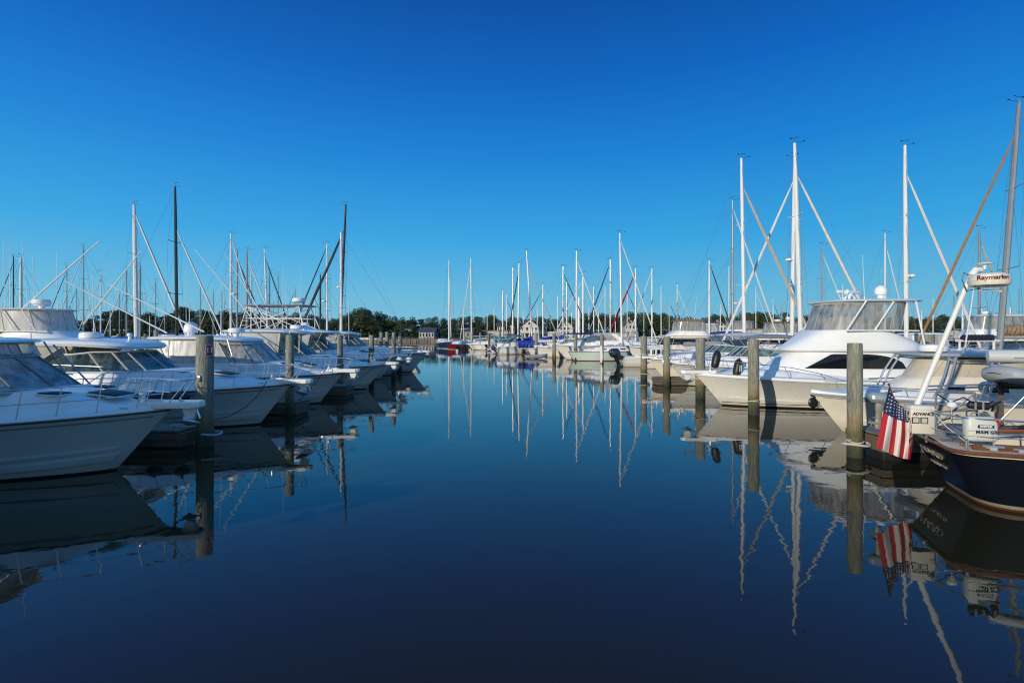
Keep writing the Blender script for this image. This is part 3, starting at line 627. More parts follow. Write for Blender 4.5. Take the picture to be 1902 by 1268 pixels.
for y, z in ((181, -.5), (181.05, .75), (184, .95), (195, 1.4), (240, 3.0), (400, 5.0), (5000, 6.0)):
    rows.append([(x, y + (0 if y < 185 else 6 * math.sin(x * .02)), z) for x in range(-3000, 3001, 100)])
mb.loft(rows); tag(mb.build('shore_ground', grassm, None), kind='structure')
bulkm = mat('seawall_timber', (0.26, 0.21, 0.15), .9, var=.5, scale=.8)
t = thing('seawall', 'long timber seawall along the far tree lined shore', 'seawall', (0, 180.8, 0)); mb = MB()
mb.box((0, 0, .2), (600, .3, 1.3)); mb.box((0, -.05, .9), (600, .6, .12))
for i in range(-100, 101): mb.box((i * 3, -.25, .1), (.3, .2, 1.4))
mb.build('wall_face', bulkm, t, smoothing=False)

# ------------------------------------------------------------------ trees
def leafmat(name, c, c2):
    m, n, l, b = nodes(name); b.inputs['Roughness'].default_value = .7; b.inputs['Specular IOR Level'].default_value = .25
    tc = n.new('ShaderNodeTexCoord'); nz = n.new('ShaderNodeTexNoise'); nz.inputs['Scale'].default_value = .55; nz.inputs['Detail'].default_value = 5; l.new(tc.outputs['Object'], nz.inputs['Vector'])
    cr = n.new('ShaderNodeValToRGB'); cr.color_ramp.elements[0].position = .35; cr.color_ramp.elements[1].position = .65; cr.color_ramp.elements[0].color = (*c2, 1); cr.color_ramp.elements[1].color = (*c, 1)
    l.new(nz.outputs['Fac'], cr.inputs[0]); l.new(cr.outputs[0], b.inputs['Base Color']); b.inputs['Subsurface Weight'].default_value = 0
    return m
lm = [leafmat('foliage_dark', (.050, .072, .026), (.022, .036, .016)), leafmat('foliage_mid', (.070, .095, .030), (.034, .052, .020)), leafmat('foliage_olive', (.085, .090, .036), (.040, .050, .022)), leafmat('foliage_pine', (.034, .055, .026), (.015, .028, .014))]
bark = mat('bark', (.10, .08, .06), .9, var=.4)
def tree_proto(seed, kind, h=12.0, w=9.0):
    rg = random.Random(seed); r = thing('tree', '', 'tree'); tr = MB()
    tr.tube([(0, 0, -.5), (.1, .05, h * .25), (.2, -.1, h * .55), (0, 0, h * .85)], [.38, .3, .2, .06], 7)
    blobs = []
    if kind == 'pine':
        k = 9
        for i in range(k):
            z = h * (.42 + .56 * i / k); rr = w * .34 * (1 - .62 * i / k) * rg.uniform(.7, 1.25); a = rg.uniform(0, 6.3); q = rr * .7
            blobs.append(((q * math.cos(a), q * math.sin(a), z), (rr, rr, rr * .42)))
        blobs.append(((0, 0, h * .93), (w * .13, w * .13, h * .08)))
    else:
        for i in range(13):
            a = rg.uniform(0, 6.3); q = w * .36 * math.sqrt(rg.random()); z = h * rg.uniform(.36, .86); k = 1 - .55 * max(0, z / h - .5) * 2
            rr = w * rg.uniform(.16, .27); blobs.append(((q * k * math.cos(a), q * k * math.sin(a), z), (rr, rr, rr * .75)))
        blobs.append(((rg.uniform(-1, 1), 0, h * .9), (w * .16, w * .16, h * .09)))
    for c, e in blobs[:10]: tr.tube([(0, 0, c[2] * .55), (c[0] * .5, c[1] * .5, c[2] * .8), c], [.14, .09, .03], 5)
    tr.build('trunk', bark, r)
    f = MB(); vs = []; fs = []; fm = []
    N = 3400
    tot = sum(e[0] ** 2 for c, e in blobs)
    for c, e in blobs:
        for i in range(int(N * e[0] ** 2 / tot)):
            d = Vector((rg.gauss(0, 1), rg.gauss(0, 1), rg.gauss(0, 1))).normalized(); q = rg.uniform(.55, 1.08) ** .6
            nz_ = mnoise.noise(Vector((d.x * 2 + c[0], d.y * 2 + c[1], d.z * 2 + seed)))
            if nz_ < -.28: continue
            q *= 1 + .3 * nz_
            p = Vector(c) + Vector((d.x * e[0] * q, d.y * e[1] * q, d.z * e[2] * q)); s = rg.uniform(.13, .32) * (w / 9)
            nrm = (d + Vector((rg.gauss(0, .5), rg.gauss(0, .5), rg.gauss(0, .5)))).normalized(); u = nrm.orthogonal().normalized(); v = nrm.cross(u)
            an = rg.uniform(0, 6.3); u, v = u * math.cos(an) + v * math.sin(an), v * math.cos(an) - u * math.sin(an)
            o = len(vs); vs += [p + u * s, p + v * s * .7, p - u * s, p - v * s * .7]; fs.append((o, o + 1, o + 2, o + 3))
    f.v = [tuple(p) for p in vs]; f.f = fs; f.m = [0] * len(fs)
    f.build('crown', lm[{'dark': 0, 'mid': 1, 'olive': 2, 'pine': 3}[kind]], r, smoothing=False)
    return r
kinds = [('dark', 1), ('dark', 2), ('mid', 3), ('mid', 4), ('olive', 5), ('pine', 6), ('pine', 7), ('dark', 8)]
TL = {'dark': 'dark broad crowned tree in the far shore tree line', 'mid': 'mid green bushy tree in the far shore tree line', 'olive': 'olive green loose crowned tree in the far shore tree line', 'pine': 'dark ragged pine tree in the far shore tree line'}
protos = [(k, tree_proto(s, k)) for k, s in kinds]
first = [True] * len(protos)
def put_tree(px, ytop, d, ki, wid=1.0, label=None):
    k, p = protos[ki]; h = Z(ytop, d) - 2.2
    if first[ki]: o = p; first[ki] = False
    else: o = copy_tree(p)
    s = h / 12.0; o.location = (X(px, d), d, 1.6); o.scale = (s * wid, s * wid, s); o.rotation_euler = (0, 0, random.uniform(0, 6.28))
    tag(o, label or TL[k], 'tree', 'trees of kind ' + k + ' along the far shore' if not label else None)
random.seed(11)
def skyline(px):
    pts = [(0, 594), (160, 592), (178, 586), (200, 580), (235, 577), (270, 582), (305, 582), (340, 572), (365, 574), (395, 580), (440, 578), (500, 580), (560, 584), (610, 586), (640, 583), (668, 573), (692, 574), (715, 584), (745, 587), (778, 592), (796, 587), (815, 588), (850, 592), (880, 587), (912, 583), (925, 592), (950, 586), (965, 584), (985, 590), (1010, 590), (1035, 588), (1060, 590), (1090, 583), (1130, 578), (1165, 582), (1200, 578), (1235, 580), (1262, 582), (1290, 592), (1320, 586), (1350, 588), (1385, 580), (1425, 576), (1460, 581), (1500, 583), (1700, 590), (1730, 584), (1760, 585), (1800, 590), (1850, 582), (1880, 588), (2000, 588)]
    for a, c in zip(pts, pts[1:]):
        if a[0] <= px <= c[0]: return lerp(a[1], c[1], (px - a[0]) / (c[0] - a[0])) - 4
    return 590
px = -10
while px < 1915:
    ki = random.choice([0, 1, 2, 3, 4, 7, 0, 1] if not (150 < px < 480 or 780 < px < 930) else [5, 6, 5, 6, 0, 7])
    put_tree(px, skyline(px) + random.uniform(-3, 7), random.uniform(204, 226), ki, random.uniform(.9, 1.2) * (1.35 if ki in (5, 6) else 1)); px += random.uniform(12, 19) if ki not in (5, 6) else random.uniform(8, 13)
px = 5
while px < 1915:
    put_tree(px, skyline(px) + random.uniform(7, 16), random.uniform(196, 202) if not (770 < px < 1180) else 215, random.choice([0, 2, 3, 4, 7, 1]), random.uniform(1.2, 1.6)); px += random.uniform(19, 29)
for px_, yt_ in ((672, 571), (345, 569), (383, 574), (912, 581), (1218, 577), (1392, 577)):
    put_tree(px_, yt_, 203, random.choice([0, 7]) if px_ > 600 else 5, 1.0)
# scrub under the trees: uncountable
rg = random.Random(4); f = MB()
for i in range(15000):
    x = rg.uniform(-210, 215); y = rg.uniform(194, 214); hh = 4.2 * (.6 + .4 * math.sin(x * .13) * math.sin(x * .041 + 1)) + 1.0; z = 1.2 + hh * rg.random() ** .7; s = rg.uniform(.25, .6)
    u = Vector((rg.gauss(0, 1), rg.gauss(0, 1), rg.gauss(0, 1))).normalized(); v = u.orthogonal().normalized(); p = Vector((x, y, z)); o = len(f.v)
    f.v += [tuple(p + u * s), tuple(p + v * s), tuple(p - u * s), tuple(p - v * s)]; f.f.append((o, o + 1, o + 2, o + 3)); f.m.append(0)
tag(f.build('undergrowth', lm[0], None, smoothing=False), 'dense dark undergrowth beneath the far shore trees', 'undergrowth', kind='stuff')

# ------------------------------------------------------------------ houses on the far shore
hw = mat('house_siding_white', (.62, .58, .50), .7, var=.12, scale=1.5); hg = mat('house_siding_grey', (.22, .24, .25), .7, var=.1); roofm = mat('roof_shingle', (.085, .085, .09), .9, var=.3, scale=2); roofb = mat('roof_slate_blue', (.06, .07, .10), .9, var=.2)
trimw = mat('white_trim', (.78, .77, .74), .5); winm = mat('house_window_glass', (.02, .025, .03), .1)
def house(label, p0, p1, ybase, yeave, yridge, d, gable='front', wall=None, roof=None, nwin=3, floors=2, depth=9, porch=False, chim=True):
    x0, x1 = X(p0, d), X(p1, d); zb_, ze, zr = max(1.0, Z(ybase, d)), Z(yeave, d), Z(yridge, d); wd = x1 - x0
    t = thing('house', label, 'house', ((x0 + x1) / 2, d, 0)); a = MB(); hd = depth / 2
    zb_ = .9; a.box((0, 0, (zb_ + ze) / 2), (wd, depth, ze - zb_))
    if gable == 'front': a.prism([(-wd / 2, ze), (wd / 2, ze), (0, zr - .12)], -hd, hd, 0, 'y')
    else: a.v += []
    if gable != 'front':
        a.add([(-wd / 2, -hd, ze), (-wd / 2, hd, ze), (-wd / 2, 0, zr - .12), (wd / 2, -hd, ze), (wd / 2, hd, ze), (wd / 2, 0, zr - .12)], [(0, 1, 2), (3, 5, 4)])
    a.build('wall', wall or hw, t, smoothing=False)
    r = MB(); e = .45
    if gable == 'front':
        s = (zr - ze) / (wd / 2)
        for q in (-1, 1): r.add([(q * (wd / 2 + e), -hd - e, ze - e * s), (0, -hd - e, zr), (0, hd + e, zr), (q * (wd / 2 + e), hd + e, ze - e * s), (q * (wd / 2 + e), -hd - e, ze - e * s - .2), (0, -hd - e, zr - .2), (0, hd + e, zr - .2), (q * (wd / 2 + e), hd + e, ze - e * s - .2)], [(0, 1, 2, 3), (4, 7, 6, 5), (0, 4, 5, 1), (2, 6, 7, 3), (0, 3, 7, 4)])
    else:
        s = (zr - ze) / hd
        for q in (-1, 1): r.add([(-wd / 2 - e, q * (hd + e), ze - e * s), (-wd / 2 - e, 0, zr), (wd / 2 + e, 0, zr), (wd / 2 + e, q * (hd + e), ze - e * s), (-wd / 2 - e, q * (hd + e), ze - e * s - .2), (-wd / 2 - e, 0, zr - .2), (wd / 2 + e, 0, zr - .2), (wd / 2 + e, q * (hd + e), ze - e * s - .2)], [(0, 1, 2, 3), (4, 7, 6, 5), (0, 4, 5, 1), (2, 6, 7, 3), (0, 3, 7, 4)])
    ro = r.build('roof', roof or roofm, t, smoothing=False)
    if chim: c = MB(); c.box((wd * .2, 1, zr + .3), (.7, .7, 1.1)); c.build('chimney', mat('chimney_render', (.35, .32, .28), .9, var=.3), ro)
    fh = (ze - zb_) / floors
    for fl in range(floors):
        for k in range(nwin):
            xx = -wd / 2 + wd * (k + .5) / nwin; zz = zb_ + fh * (fl + .55); w_ = min(1.0, wd / nwin * .5); h_ = min(1.4, fh * .55)
            fr = MB(); fr.box((xx, -hd - .03, zz), (w_ + .24, .08, h_ + .24)); fo = fr.build('window_frame', trimw, t, smoothing=False)
            g = MB(); g.box((xx, -hd - .08, zz), (w_, .04, h_)); g.build('pane', winm, fo, smoothing=False)
    if gable == 'front' and zr - ze > 1.5:
        fr = MB(); fr.box((0, -hd - .03, lerp(ze, zr, .35)), (1.1, .08, 1.1)); fo = fr.build('window_frame', trimw, t, smoothing=False); g = MB(); g.box((0, -hd - .08, lerp(ze, zr, .35)), (.85, .04, .85)); g.build('pane', winm, fo, smoothing=False)
    if porch:
        p = MB(); p.box((0, -hd - 1.2, zb_ + fh), (wd + .4, 2.4, .2)); p.box((0, -hd - 2.3, zb_ + fh + .9), (wd + .4, .08, .08))
        for k in range(5): xx = -wd / 2 + wd * k / 4; p.box((xx, -hd - 2.2, zb_ + fh / 2), (.2, .2, fh)); p.box((xx, -hd - 2.3, zb_ + fh + .5), (.1, .1, .9))
        p.build('balcony', trimw, t, smoothing=False)
    return t
house('small white cottage with grey side gable roof left of the big gabled house', 924, 937, 622, 605, 599, 190, 'side', floors=2, nwin=3)
house('narrow white two storey house wing in front of dark trees', 945, 955, 622, 606, 600, 192, 'front', nwin=2)
house('large cream gabled waterfront house with front balcony, left of centre masts', 966, 999, 624, 606, 592, 190, 'front', nwin=4, porch=True)
house('cream flat fronted annexe beside the large gabled waterfront house', 1001, 1014, 622, 606, 602, 194, 'side', nwin=2)
house('white three storey house with steep front gable and many windows', 1037, 1062, 626, 607, 595, 188, 'front', nwin=4, floors=3)
house('pale house with small pointed front dormer behind the masts, right of centre', 1156, 1175, 622, 602, 593, 196, 'front', wall=mat('siding_sage', (.33, .36, .33), .7), nwin=3, porch=True)
house('white house with two small front gables, left of the thick white masts', 1322, 1340, 622, 606, 598, 192, 'front', nwin=3)
house('white low gabled house hidden behind the masts beside its twin gabled neighbour', 1343, 1356, 622, 607, 599, 195, 'front', nwin=2, chim=False)
house('cream house showing through the trees on the left hill', 664, 678, 612, 599, 594, 210, 'side', nwin=2, floors=2)
house('small white cottage halfway up the wooded hill', 690, 699, 606, 599, 595, 212, 'front', nwin=2, floors=1)
house('low boathouse with wall greyed for shade and slate blue roof on the far shore', 782, 810, 622, 615, 608, 189, 'side', wall=hg, roof=roofb, nwin=5, floors=1, chim=False)  # grey siding stands in for shade on the boathouse wall
house('dark blue roofed shed beside the pines on the far shore', 862, 880, 622, 614, 608, 189, 'side', wall=hg, roof=roofb, nwin=3, floors=1, chim=False)
house('low white club building with row of square windows on the right shore', 1776, 1812, 624, 616, 611, 170 + 16, 'side', nwin=7, floors=1, chim=False)
house('grey hipped roof pavilion behind the masts at the right', 1812, 1840, 624, 612, 606, 192, 'side', wall=hg, nwin=3, floors=1, chim=False)
t = thing('shore_dock', 'long pale fixed dock on posts in front of the boathouse', 'dock', (X(800, 172), 172, 0)); mb = MB(); mb.box((0, 0, 1.0), (24, 2.5, .2)); mb.build('dock_deck', dockw, t, smoothing=False)
mb = MB()
for i in range(13): mb.box((-12 + i * 2, -1.1, .6), (.25, .25, 2.4))
mb.build('posts', dockf, t, smoothing=False)
# ------------------------------------------------------------------ near left row of express cruisers (bows to the right)
def bowat(px, d): return (X(px, d), d, 0)
def pole(parent, a, b, r=.03, m=None, name='outrigger'):
    mb = MB(); a, b = Vector(a), Vector(b); mb.tube([a, a.lerp(b, .5), b], [r, r * .85, r * .5], 6); return mb.build(name, m or alu, parent)
def loc(th, px, py, d):                          # picture point at a distance -> local coordinates of a thing
    return (Matrix.Translation(th.location) @ Matrix.Rotation(th.rotation_euler[2], 4, 'Z')).inverted() @ Vector((X(px, d), d, Z(py, d)))
# unseen boat added outside the frame so its cabin shades the nearest visible hull
express('express_cruiser', 'added unseen white express cruiser outside the left edge, shading the nearest hull', (-6.7, 5.0, 0), 0, encl='canvas', L=11, top=(4.0, 9.8, 3.1), detail=False)
d1 = 11.3
b1, H1 = express('express_cruiser', 'nearest white cruiser at the left edge, its bow and anchor platform filling the corner', (X(318, d1), d1, 0), R(1.0), L=10, B=3.8, zb=1.35, zs=1.12, rake=1.2, ws=2.5, wsl=3.4, wh=.7, top=(3.45, 7.8, 2.86), wmat=vinylc, encl='vinyl', trunk=.46, hull_mats=[hullg, hullg, blkbot, hullg], droop=.05, toph=.09, wsrake=1.3)
mb = MB(); 
for px_ in (): pass
d2 = 16.9
def l2top(th, H, q):
    radome(th, (q['xf'] - 1.9, -.2, q['zt'] + .13), .32, .22)
    mb = MB(); mb.lathe([(.05, 0), (.05, .1), (.09, .12), (.07, .2), (0.01, .22)], (q['xf'] - 1.0, .3, q['zt'] + .1), 10); mb.build('anchor_light', gel, th)
    antenna(th, (q['xf'] - 2.6, .9, q['zt'] + .05), (q['xf'] - 3.0, .9, q['zt'] + 2.3)); antenna(th, (q['xf'] - 3.2, -.9, q['zt'] + .05), (q['xf'] - 3.5, -.9, q['zt'] + 3.2))
b2, H2 = express('express_cruiser', 'white cruiser with green tinted windshield and thick curved hardtop, second bow from the left', (X(541, d2), d2, 0), R(-.5), L=11, B=3.9, zb=1.34, zs=1.12, rake=1.05, ws=4.1, wsl=3.6, wh=.62, top=(4.6, 9.1, 2.70), encl='glass', trunk=.52, toph=.18, droop=.14, mtop=l2top)
d3 = 22.0
def l3top(th, H, q):
    satdome(th, (q['xf'] - 2.95, .1, q['zt'] + .08), .27); radome(th, (q['xf'] - .9, .0, q['zt'] + .22), .33, .22, ped=.14)
    antenna(th, loc(th, 346, 622, d3), loc(th, 345, 500, d3)); antenna(th, loc(th, 410, 618, d3), loc(th, 409, 520, d3))
    for a, b_ in (((310, 618), (119, 521)), ((379, 616), (198, 527))):
        pole(th, loc(th, a[0], a[1], d3), loc(th, b_[0], b_[1], d3 - .8), .035)
    hp = MB(); hp.box((q['xf'] - 1.8, .5, q['zt'] + .13), (.5, .2, .09), 0, bev=.03); hp.build('spotlight_box', gel, th)
b3, H3 = express('express_cruiser', 'white cruiser with round satellite dome and outriggers on its hardtop, third bow from the left', (X(638, d3), d3, 0), R(-1), L=10.5, B=3.9, zb=1.32, zs=1.1, rake=1.05, ws=2.9, wsl=3.4, wh=.75, top=(3.75, 7.95, 2.80), encl='vinyl', trunk=.5, wsrake=1.0, mtop=l3top)
d4 = 27.7
def l4top(th, H, q):
    radome(th, (q['xf'] - .8, .1, q['zt'] + .1), .36, .24); 
    antenna(th, loc(th, 525, 612, d4), loc(th, 526, 488, d4)); antenna(th, loc(th, 532, 612, d4), loc(th, 530, 519, d4))
    for a, b_ in (((476, 575), (362, 463)), ((492, 567), (416, 468))):
        pole(th, loc(th, a[0], a[1] + 25, d4), loc(th, b_[0], b_[1], d4 - .8), .035)
b4, H4 = express('express_cruiser', 'white cruiser with broad green windshield under a flat hardtop, fourth bow from the left', (X(717, d4), d4, 0), R(-1), L=11.5, B=4.1, zb=1.30, zs=1.1, rake=1.1, ws=3.9, wsl=3.8, wh=.95, top=(4.1, 8.5, 3.12), encl='green', trunk=.55, mtop=l4top)
d5 = 33.5
def tower(th, x0, x1, zb_, zt, w=1.25, top=True):
    mb = MB()
    for sd in (1, -1):
        for a, b_ in ((x0, x0 - .5), (x1, x1 + .3)):
            mb.tube([(a, sd * w, zb_), (b_, sd * w * .72, zt)], .035, 6)
        mb.tube([(x0, sd * w, zb_), (x1 + .3, sd * w * .72, zt)], .022, 5); mb.tube([(x1, sd * w, zb_), (x0 - .5, sd * w * .72, zt)], .022, 5)
        mb.tube([(lerp(x0, x1, .5), sd * w, zb_), (x0 - .5, sd * w * .72, zt)], .022, 5); mb.tube([(lerp(x0, x1, .5), sd * w, zb_), (x1 + .3, sd * w * .72, zt)], .022, 5)
        for k in range(5): z = lerp(zb_, zt, k / 5); mb.tube([(lerp(x1, x1 + .3, k / 5), sd * w * lerp(1, .72, k / 5), z), (lerp(x1, x1 + .3, k / 5) + .4, sd * w * lerp(1, .72, k / 5), z)], .018, 4)
        mb.tube([(x0 - .3, sd * w * .85, lerp(zb_, zt, .5)), (x1 + .2, sd * w * .85, lerp(zb_, zt, .5))], .025, 5)
    for z in (.5, 1): mb.tube([(x0 - .5 * z, w * .8, lerp(zb_, zt, z)), (x0 - .5 * z, -w * .8, lerp(zb_, zt, z))], .025, 5); mb.tube([(x1 + .3 * z, w * .8, lerp(zb_, zt, z)), (x1 + .3 * z, -w * .8, lerp(zb_, zt, z))], .025, 5)
    mb.build('tuna_tower', alu, th)
    if top: top_slab(th, 'tower_roof', [canvg, canvg], zt + .06, x1 - .1, x0 + .1, w * .95, .95, 4, .10, .06)
def l5top(th, H, q):
    p = loc(th, 585, 570, d5); r_ = loc(th, 462, 570, d5); tower(th, p.x - .2, r_.x, q['zt'] + .05, p.z, 1.3)
    c = loc(th, 553, 566, d5); radome(th, (c.x, 0, c.z + .15), .42, .32); e = loc(th, 570, 600, d5)
    antenna(th, loc(th, 560, 600, d5), loc(th, 559, 495, d5)); antenna(th, loc(th, 556, 600, d5), loc(th, 556, 527, d5))
b5, H5 = express('tower_fishing_boat', 'fishing boat with open tubular tuna tower, radar on its roof and canvas covered console', (X(738, d5), d5, 0), R(-1), L=12, B=4.1, zb=1.45, zs=1.15, ws=4.0, wsl=3.8, wh=.8, top=(3.9, 9.3, 3.15), encl='green', trunk=.55, mtop=l5top, cat='fishing boat', detail=False)
d6 = 40.0
def l6top(th, H, q):
    bulk(th, 'radar_arch', gel, [(q['zt'] - 1.1, -9.2, -7.9, 1.75, 1, 4), (q['zt'] - .2, -9.5, -8.8, 1.6, 1, 4), (q['zt'] + .5, -9.7, -9.2, 1.4, 1, 3)]); radome(th, (-9.4, 0, q['zt'] + .55), .32, .25)
b6, H6 = express('sedan_cruiser', 'grey white sedan cruiser with raked cabin and high bow rail, outermost of the left row', (X(793, d6), d6, 0), R(2), L=12, B=4.0, zb=1.5, zs=1.2, ws=4.6, wsl=3.6, wh=.75, top=(5.2, 8.8, 3.05), encl='green', trunk=.6, mtop=l6top, pulp=.25, detail=True)
# low runabout stern seen between the pilings beyond the row
express('cuddy_boat', 'small low open boat with bow rail, just inside the last left bow', (X(757, 36.8), 36.8, 0), R(0), L=7, B=2.5, zb=1.1, zs=.9, ws=2.6, wsl=2, wh=.45, nohard=True, encl='glass', trunk=.3, hatches=False, detail=False, pulp=.3)

# ------------------------------------------------------------------ convertible sportfisher with enclosed flybridge
def sidey(lv, x, z):
    for a, b_ in zip(lv, lv[1:]):
        if a[0] <= z <= b_[0]:
            k = (z - a[0]) / max(1e-6, b_[0] - a[0]); q = [lerp(a[i], b_[i], k) for i in range(6)]; xm, aa = (q[1] + q[2]) / 2, (q[2] - q[1]) / 2
            return q[3] * max(0.0, 1 - min(1, abs((x - xm) / aa)) ** q[5]) ** (1 / q[5]) * lerp(1, q[4], (x - q[1]) / (q[2] - q[1]))
    return lv[0][3]
def sportfish(label, locn, rz, canvas=False, L=12.2, name='sportfishing_yacht', open_array=True, group=None, hm=None):
    th = thing(name, label, 'motor yacht', locn, rz, group)
    H = Hull(L, 4.2, 1.30, 1.02, 1.12, wlf=.84, flare=2.1, boot=.13); H.build(th, hm or [hullw, hullw, blkbot, hullw])
    H.deck(th, [deckm], lambda t, v, b: .20 * smooth((.7 - v) / .2) * smooth((.94 - t) / .1))
    H.rubrail(th, gel, -.02, .04); H.strip(th, 'chine_line', hm[0] if hm else hullw, lambda t: lerp(.12, .34, t ** 1.6), lambda t: lerp(.16, .40, t ** 1.6), .03, 0, .94)
    H.strip(th, 'boot_line', mat('boot_green', (.02, .06, .045), .4), lambda t: .135, lambda t: .165, .006, 0, .99)
    lv = [(1.1, -8.9, -2.35, 1.66, .50, 3.0), (1.45, -8.8, -2.75, 1.63, .52, 3.0), (1.75, -8.7, -3.15, 1.60, .56, 3.0), (2.05, -8.6, -3.55, 1.56, .60, 3.0), (2.32, -8.5, -4.0, 1.52, .64, 3.0)]
    mb = MB(); mb.loft([outline(a[1], a[2], a[3], a[4], a[5], 60, a[0]) for a in lv], True, 0, True); mb.build('deckhouse', gel, th, 50)
    for sd in (1, -1):
        w_ = MB(); rows = []; N = 24
        for k in range(N + 1):
            x = lerp(-4.05, -7.85, k / N); u = k / N
            top = 1.60 + .58 * (min(1, u / .26) if u < .26 else (1 if u < .55 else math.sqrt(max(0, 1 - ((u - .55) / .45) ** 2))))
            r = []
            for j in range(5):
                z = lerp(1.60, max(1.61, top), j / 4); r.append((x, sd * (sidey(lv, x, z) + .012), z))
            rows.append(r)
        w_.loft(rows if sd > 0 else [r[::-1] for r in rows]); w_.build('cabin_window', darkw, th, 60)
    bulk(th, 'flybridge_cowl', gel, [(2.26, -8.9, -3.75, 1.70, .62, 2.8), (2.32, -8.95, -3.55, 1.76, .62, 2.8), (2.38, -8.95, -3.6, 1.76, .62, 2.8), (2.62, -8.8, -3.95, 1.70, .66, 2.8), (2.9, -8.1, -4.4, 1.62, .72, 3), (3.08, -7.6, -4.68, 1.54, .78, 3.2), (3.14, -7.4, -4.75, 1.50, .78, 3.2)], 60, 60)
    gm = vinylw if canvas else vinyl
    bo = (3.12, -8.0, -4.95, 1.49, .80, 3.4); tp = (4.22, -8.2, -5.3, 1.44, .84, 3.4)
    panels(th, bo, tp, [-172, -140, -104, -70, -32, 0, 32, 70, 104, 140, 172], gm, canvw, .022, name='flybridge_curtain', fname='curtain_frame', steps=6)
    top_slab(th, 'hardtop', [gel, gel], 4.30, -8.75, -5.18, 1.66, .88, 4, .10, .05)
    for sd in (1, -1):
        fr = MB()
        for a, b_ in ((-5.35, -6.15), (-6.45, -7.25), (-8.45, -8.1)): fr.tube([(a, sd * 1.5, 3.1 if a > -8 else 2.4), (b_, sd * 1.47, 4.27)], .032, 6)
        fr.tube([(-5.35, sd * 1.5, 3.12), (-8.2, sd * 1.5, 3.10)], .03, 6); fr.build('top_frame', gel, th)
    c = MB(); c.box((-5.9, 0, 3.35), (.6, 1.6, .7), 0, bev=.1); c.build('helm_console', gel, th)
    for sy in (.55, -.55): c = MB(); c.box((-7.0, sy, 3.35), (.5, .5, .16), 0, bev=.05); c.box((-7.25, sy, 3.65), (.12, .5, .55), 0, bev=.04); c.box((-7, sy, 3.1), (.14, .14, .5)); c.build('helm_chair', seatw, th)
    cp = MB(); cp.box((-10.4, 0, .7), (3.2, 3.5, .7)); cp.build('cockpit_sole', deckm, th)
    rl = MB()
    for sd in (1, -1):
        ps = [H.pt(t, 0, sd) for t in (.60, .66, .74, .83, .91, .97)]; zz = [.02, .30, .48, .56, .6, .62]
        ps = [H.pt(t, H.sheer(t), sd, -.08) + Vector((0, 0, h_)) for t, h_ in zip((.58, .66, .74, .83, .91, .975), zz)]
        rl.tube(ps + [Vector((.35, sd * .14, 1.95)), Vector((.55, 0, 1.97))], .016, 6)
        for t, h_ in ((.66, .3), (.76, .5), (.86, .57), (.95, .61)): p = H.pt(t, H.sheer(t), sd, -.08); rl.tube([(p.x - .25, p.y, p.z), (p.x, p.y, p.z + h_)], .014, 5)
        rl.tube([(.0, sd * .15, 1.36), (.4, sd * .14, 1.95)], .014, 5)
    rl.build('bow_rail', steel, th); pulpit(th, H, .62, .22)
    radome_base = 4.42
    if open_array:
        o = MB(); o.lathe([(.26, 0), (.24, .1), (.2, .16), (.12, .22), (.1, .3)], (-6.55, -.1, 4.38), 16); ro = o.build('radar_pedestal', gel, th)
        o = MB(); o.box((-6.5, -.1, 4.74), (1.35, .12, .13), 0, rz + .35, bev=.04); o.build('radar_array', gel, ro)
        satdome(th, (-7.65, .2, 4.46), .23)
        o = MB(); o.tube([(-6.0, .7, 4.4), (-6.0, .7, 4.62), (-5.75, .7, 4.66)], .05, 8); o.lathe([(.1, 0), (.12, .05), (.1, .1), (.02, .12)], (-5.9, .75, 4.66), 12, 0, Matrix.Rotation(1.2, 4, 'Y')); o.build('searchlight', gel, th)
    else: radome(th, (-6.4, 0, 4.5), .36, .26, ped=.1)
    antenna(th, (-6.2, 1.3, 4.3), (-6.15, 1.25, 6.1)); antenna(th, (-5.6, .9, 4.3), (-5.6, .9, 4.95), .02)
    return th, H
# ------------------------------------------------------------------ right side
dR = 21.4
r1, HR1 = sportfish('large white convertible yacht with enclosed flybridge and dark arched side window, right foreground', (X(1292, dR), dR, 0), R(180.5))
for i, (px_, py_) in enumerate(((1330, 668), (1370, 683))):
    f = thing('fender', ['black cylindrical fender lying on the bow rail, left of its twin', 'black cylindrical fender with pale lettering mark on the bow rail of the flybridge yacht'][i], 'fender', (X(px_, 20.8), 20.8, Z(py_, 20.8)), R(20), 'black bow fenders')
    mb = MB(); mb.lathe([(.02, -.36), (.10, -.33), (.15, -.24), (.16, -.1), (.16, .1), (.15, .24), (.10, .33), (.04, .36), (.02, .42)], (0, 0, 0), 16, 0, Matrix.Rotation(.25, 4, 'Y')); mb.build('fender_body', blk, f)
    if i: mb = MB(); mb.tube([(-.03, -.165, .12), (-.05, -.17, -.14)], .012, 5); mb.tube([(.04, -.165, .12), (.02, -.17, -.14)], .012, 5); mb.build('fender_marking', gel, f)
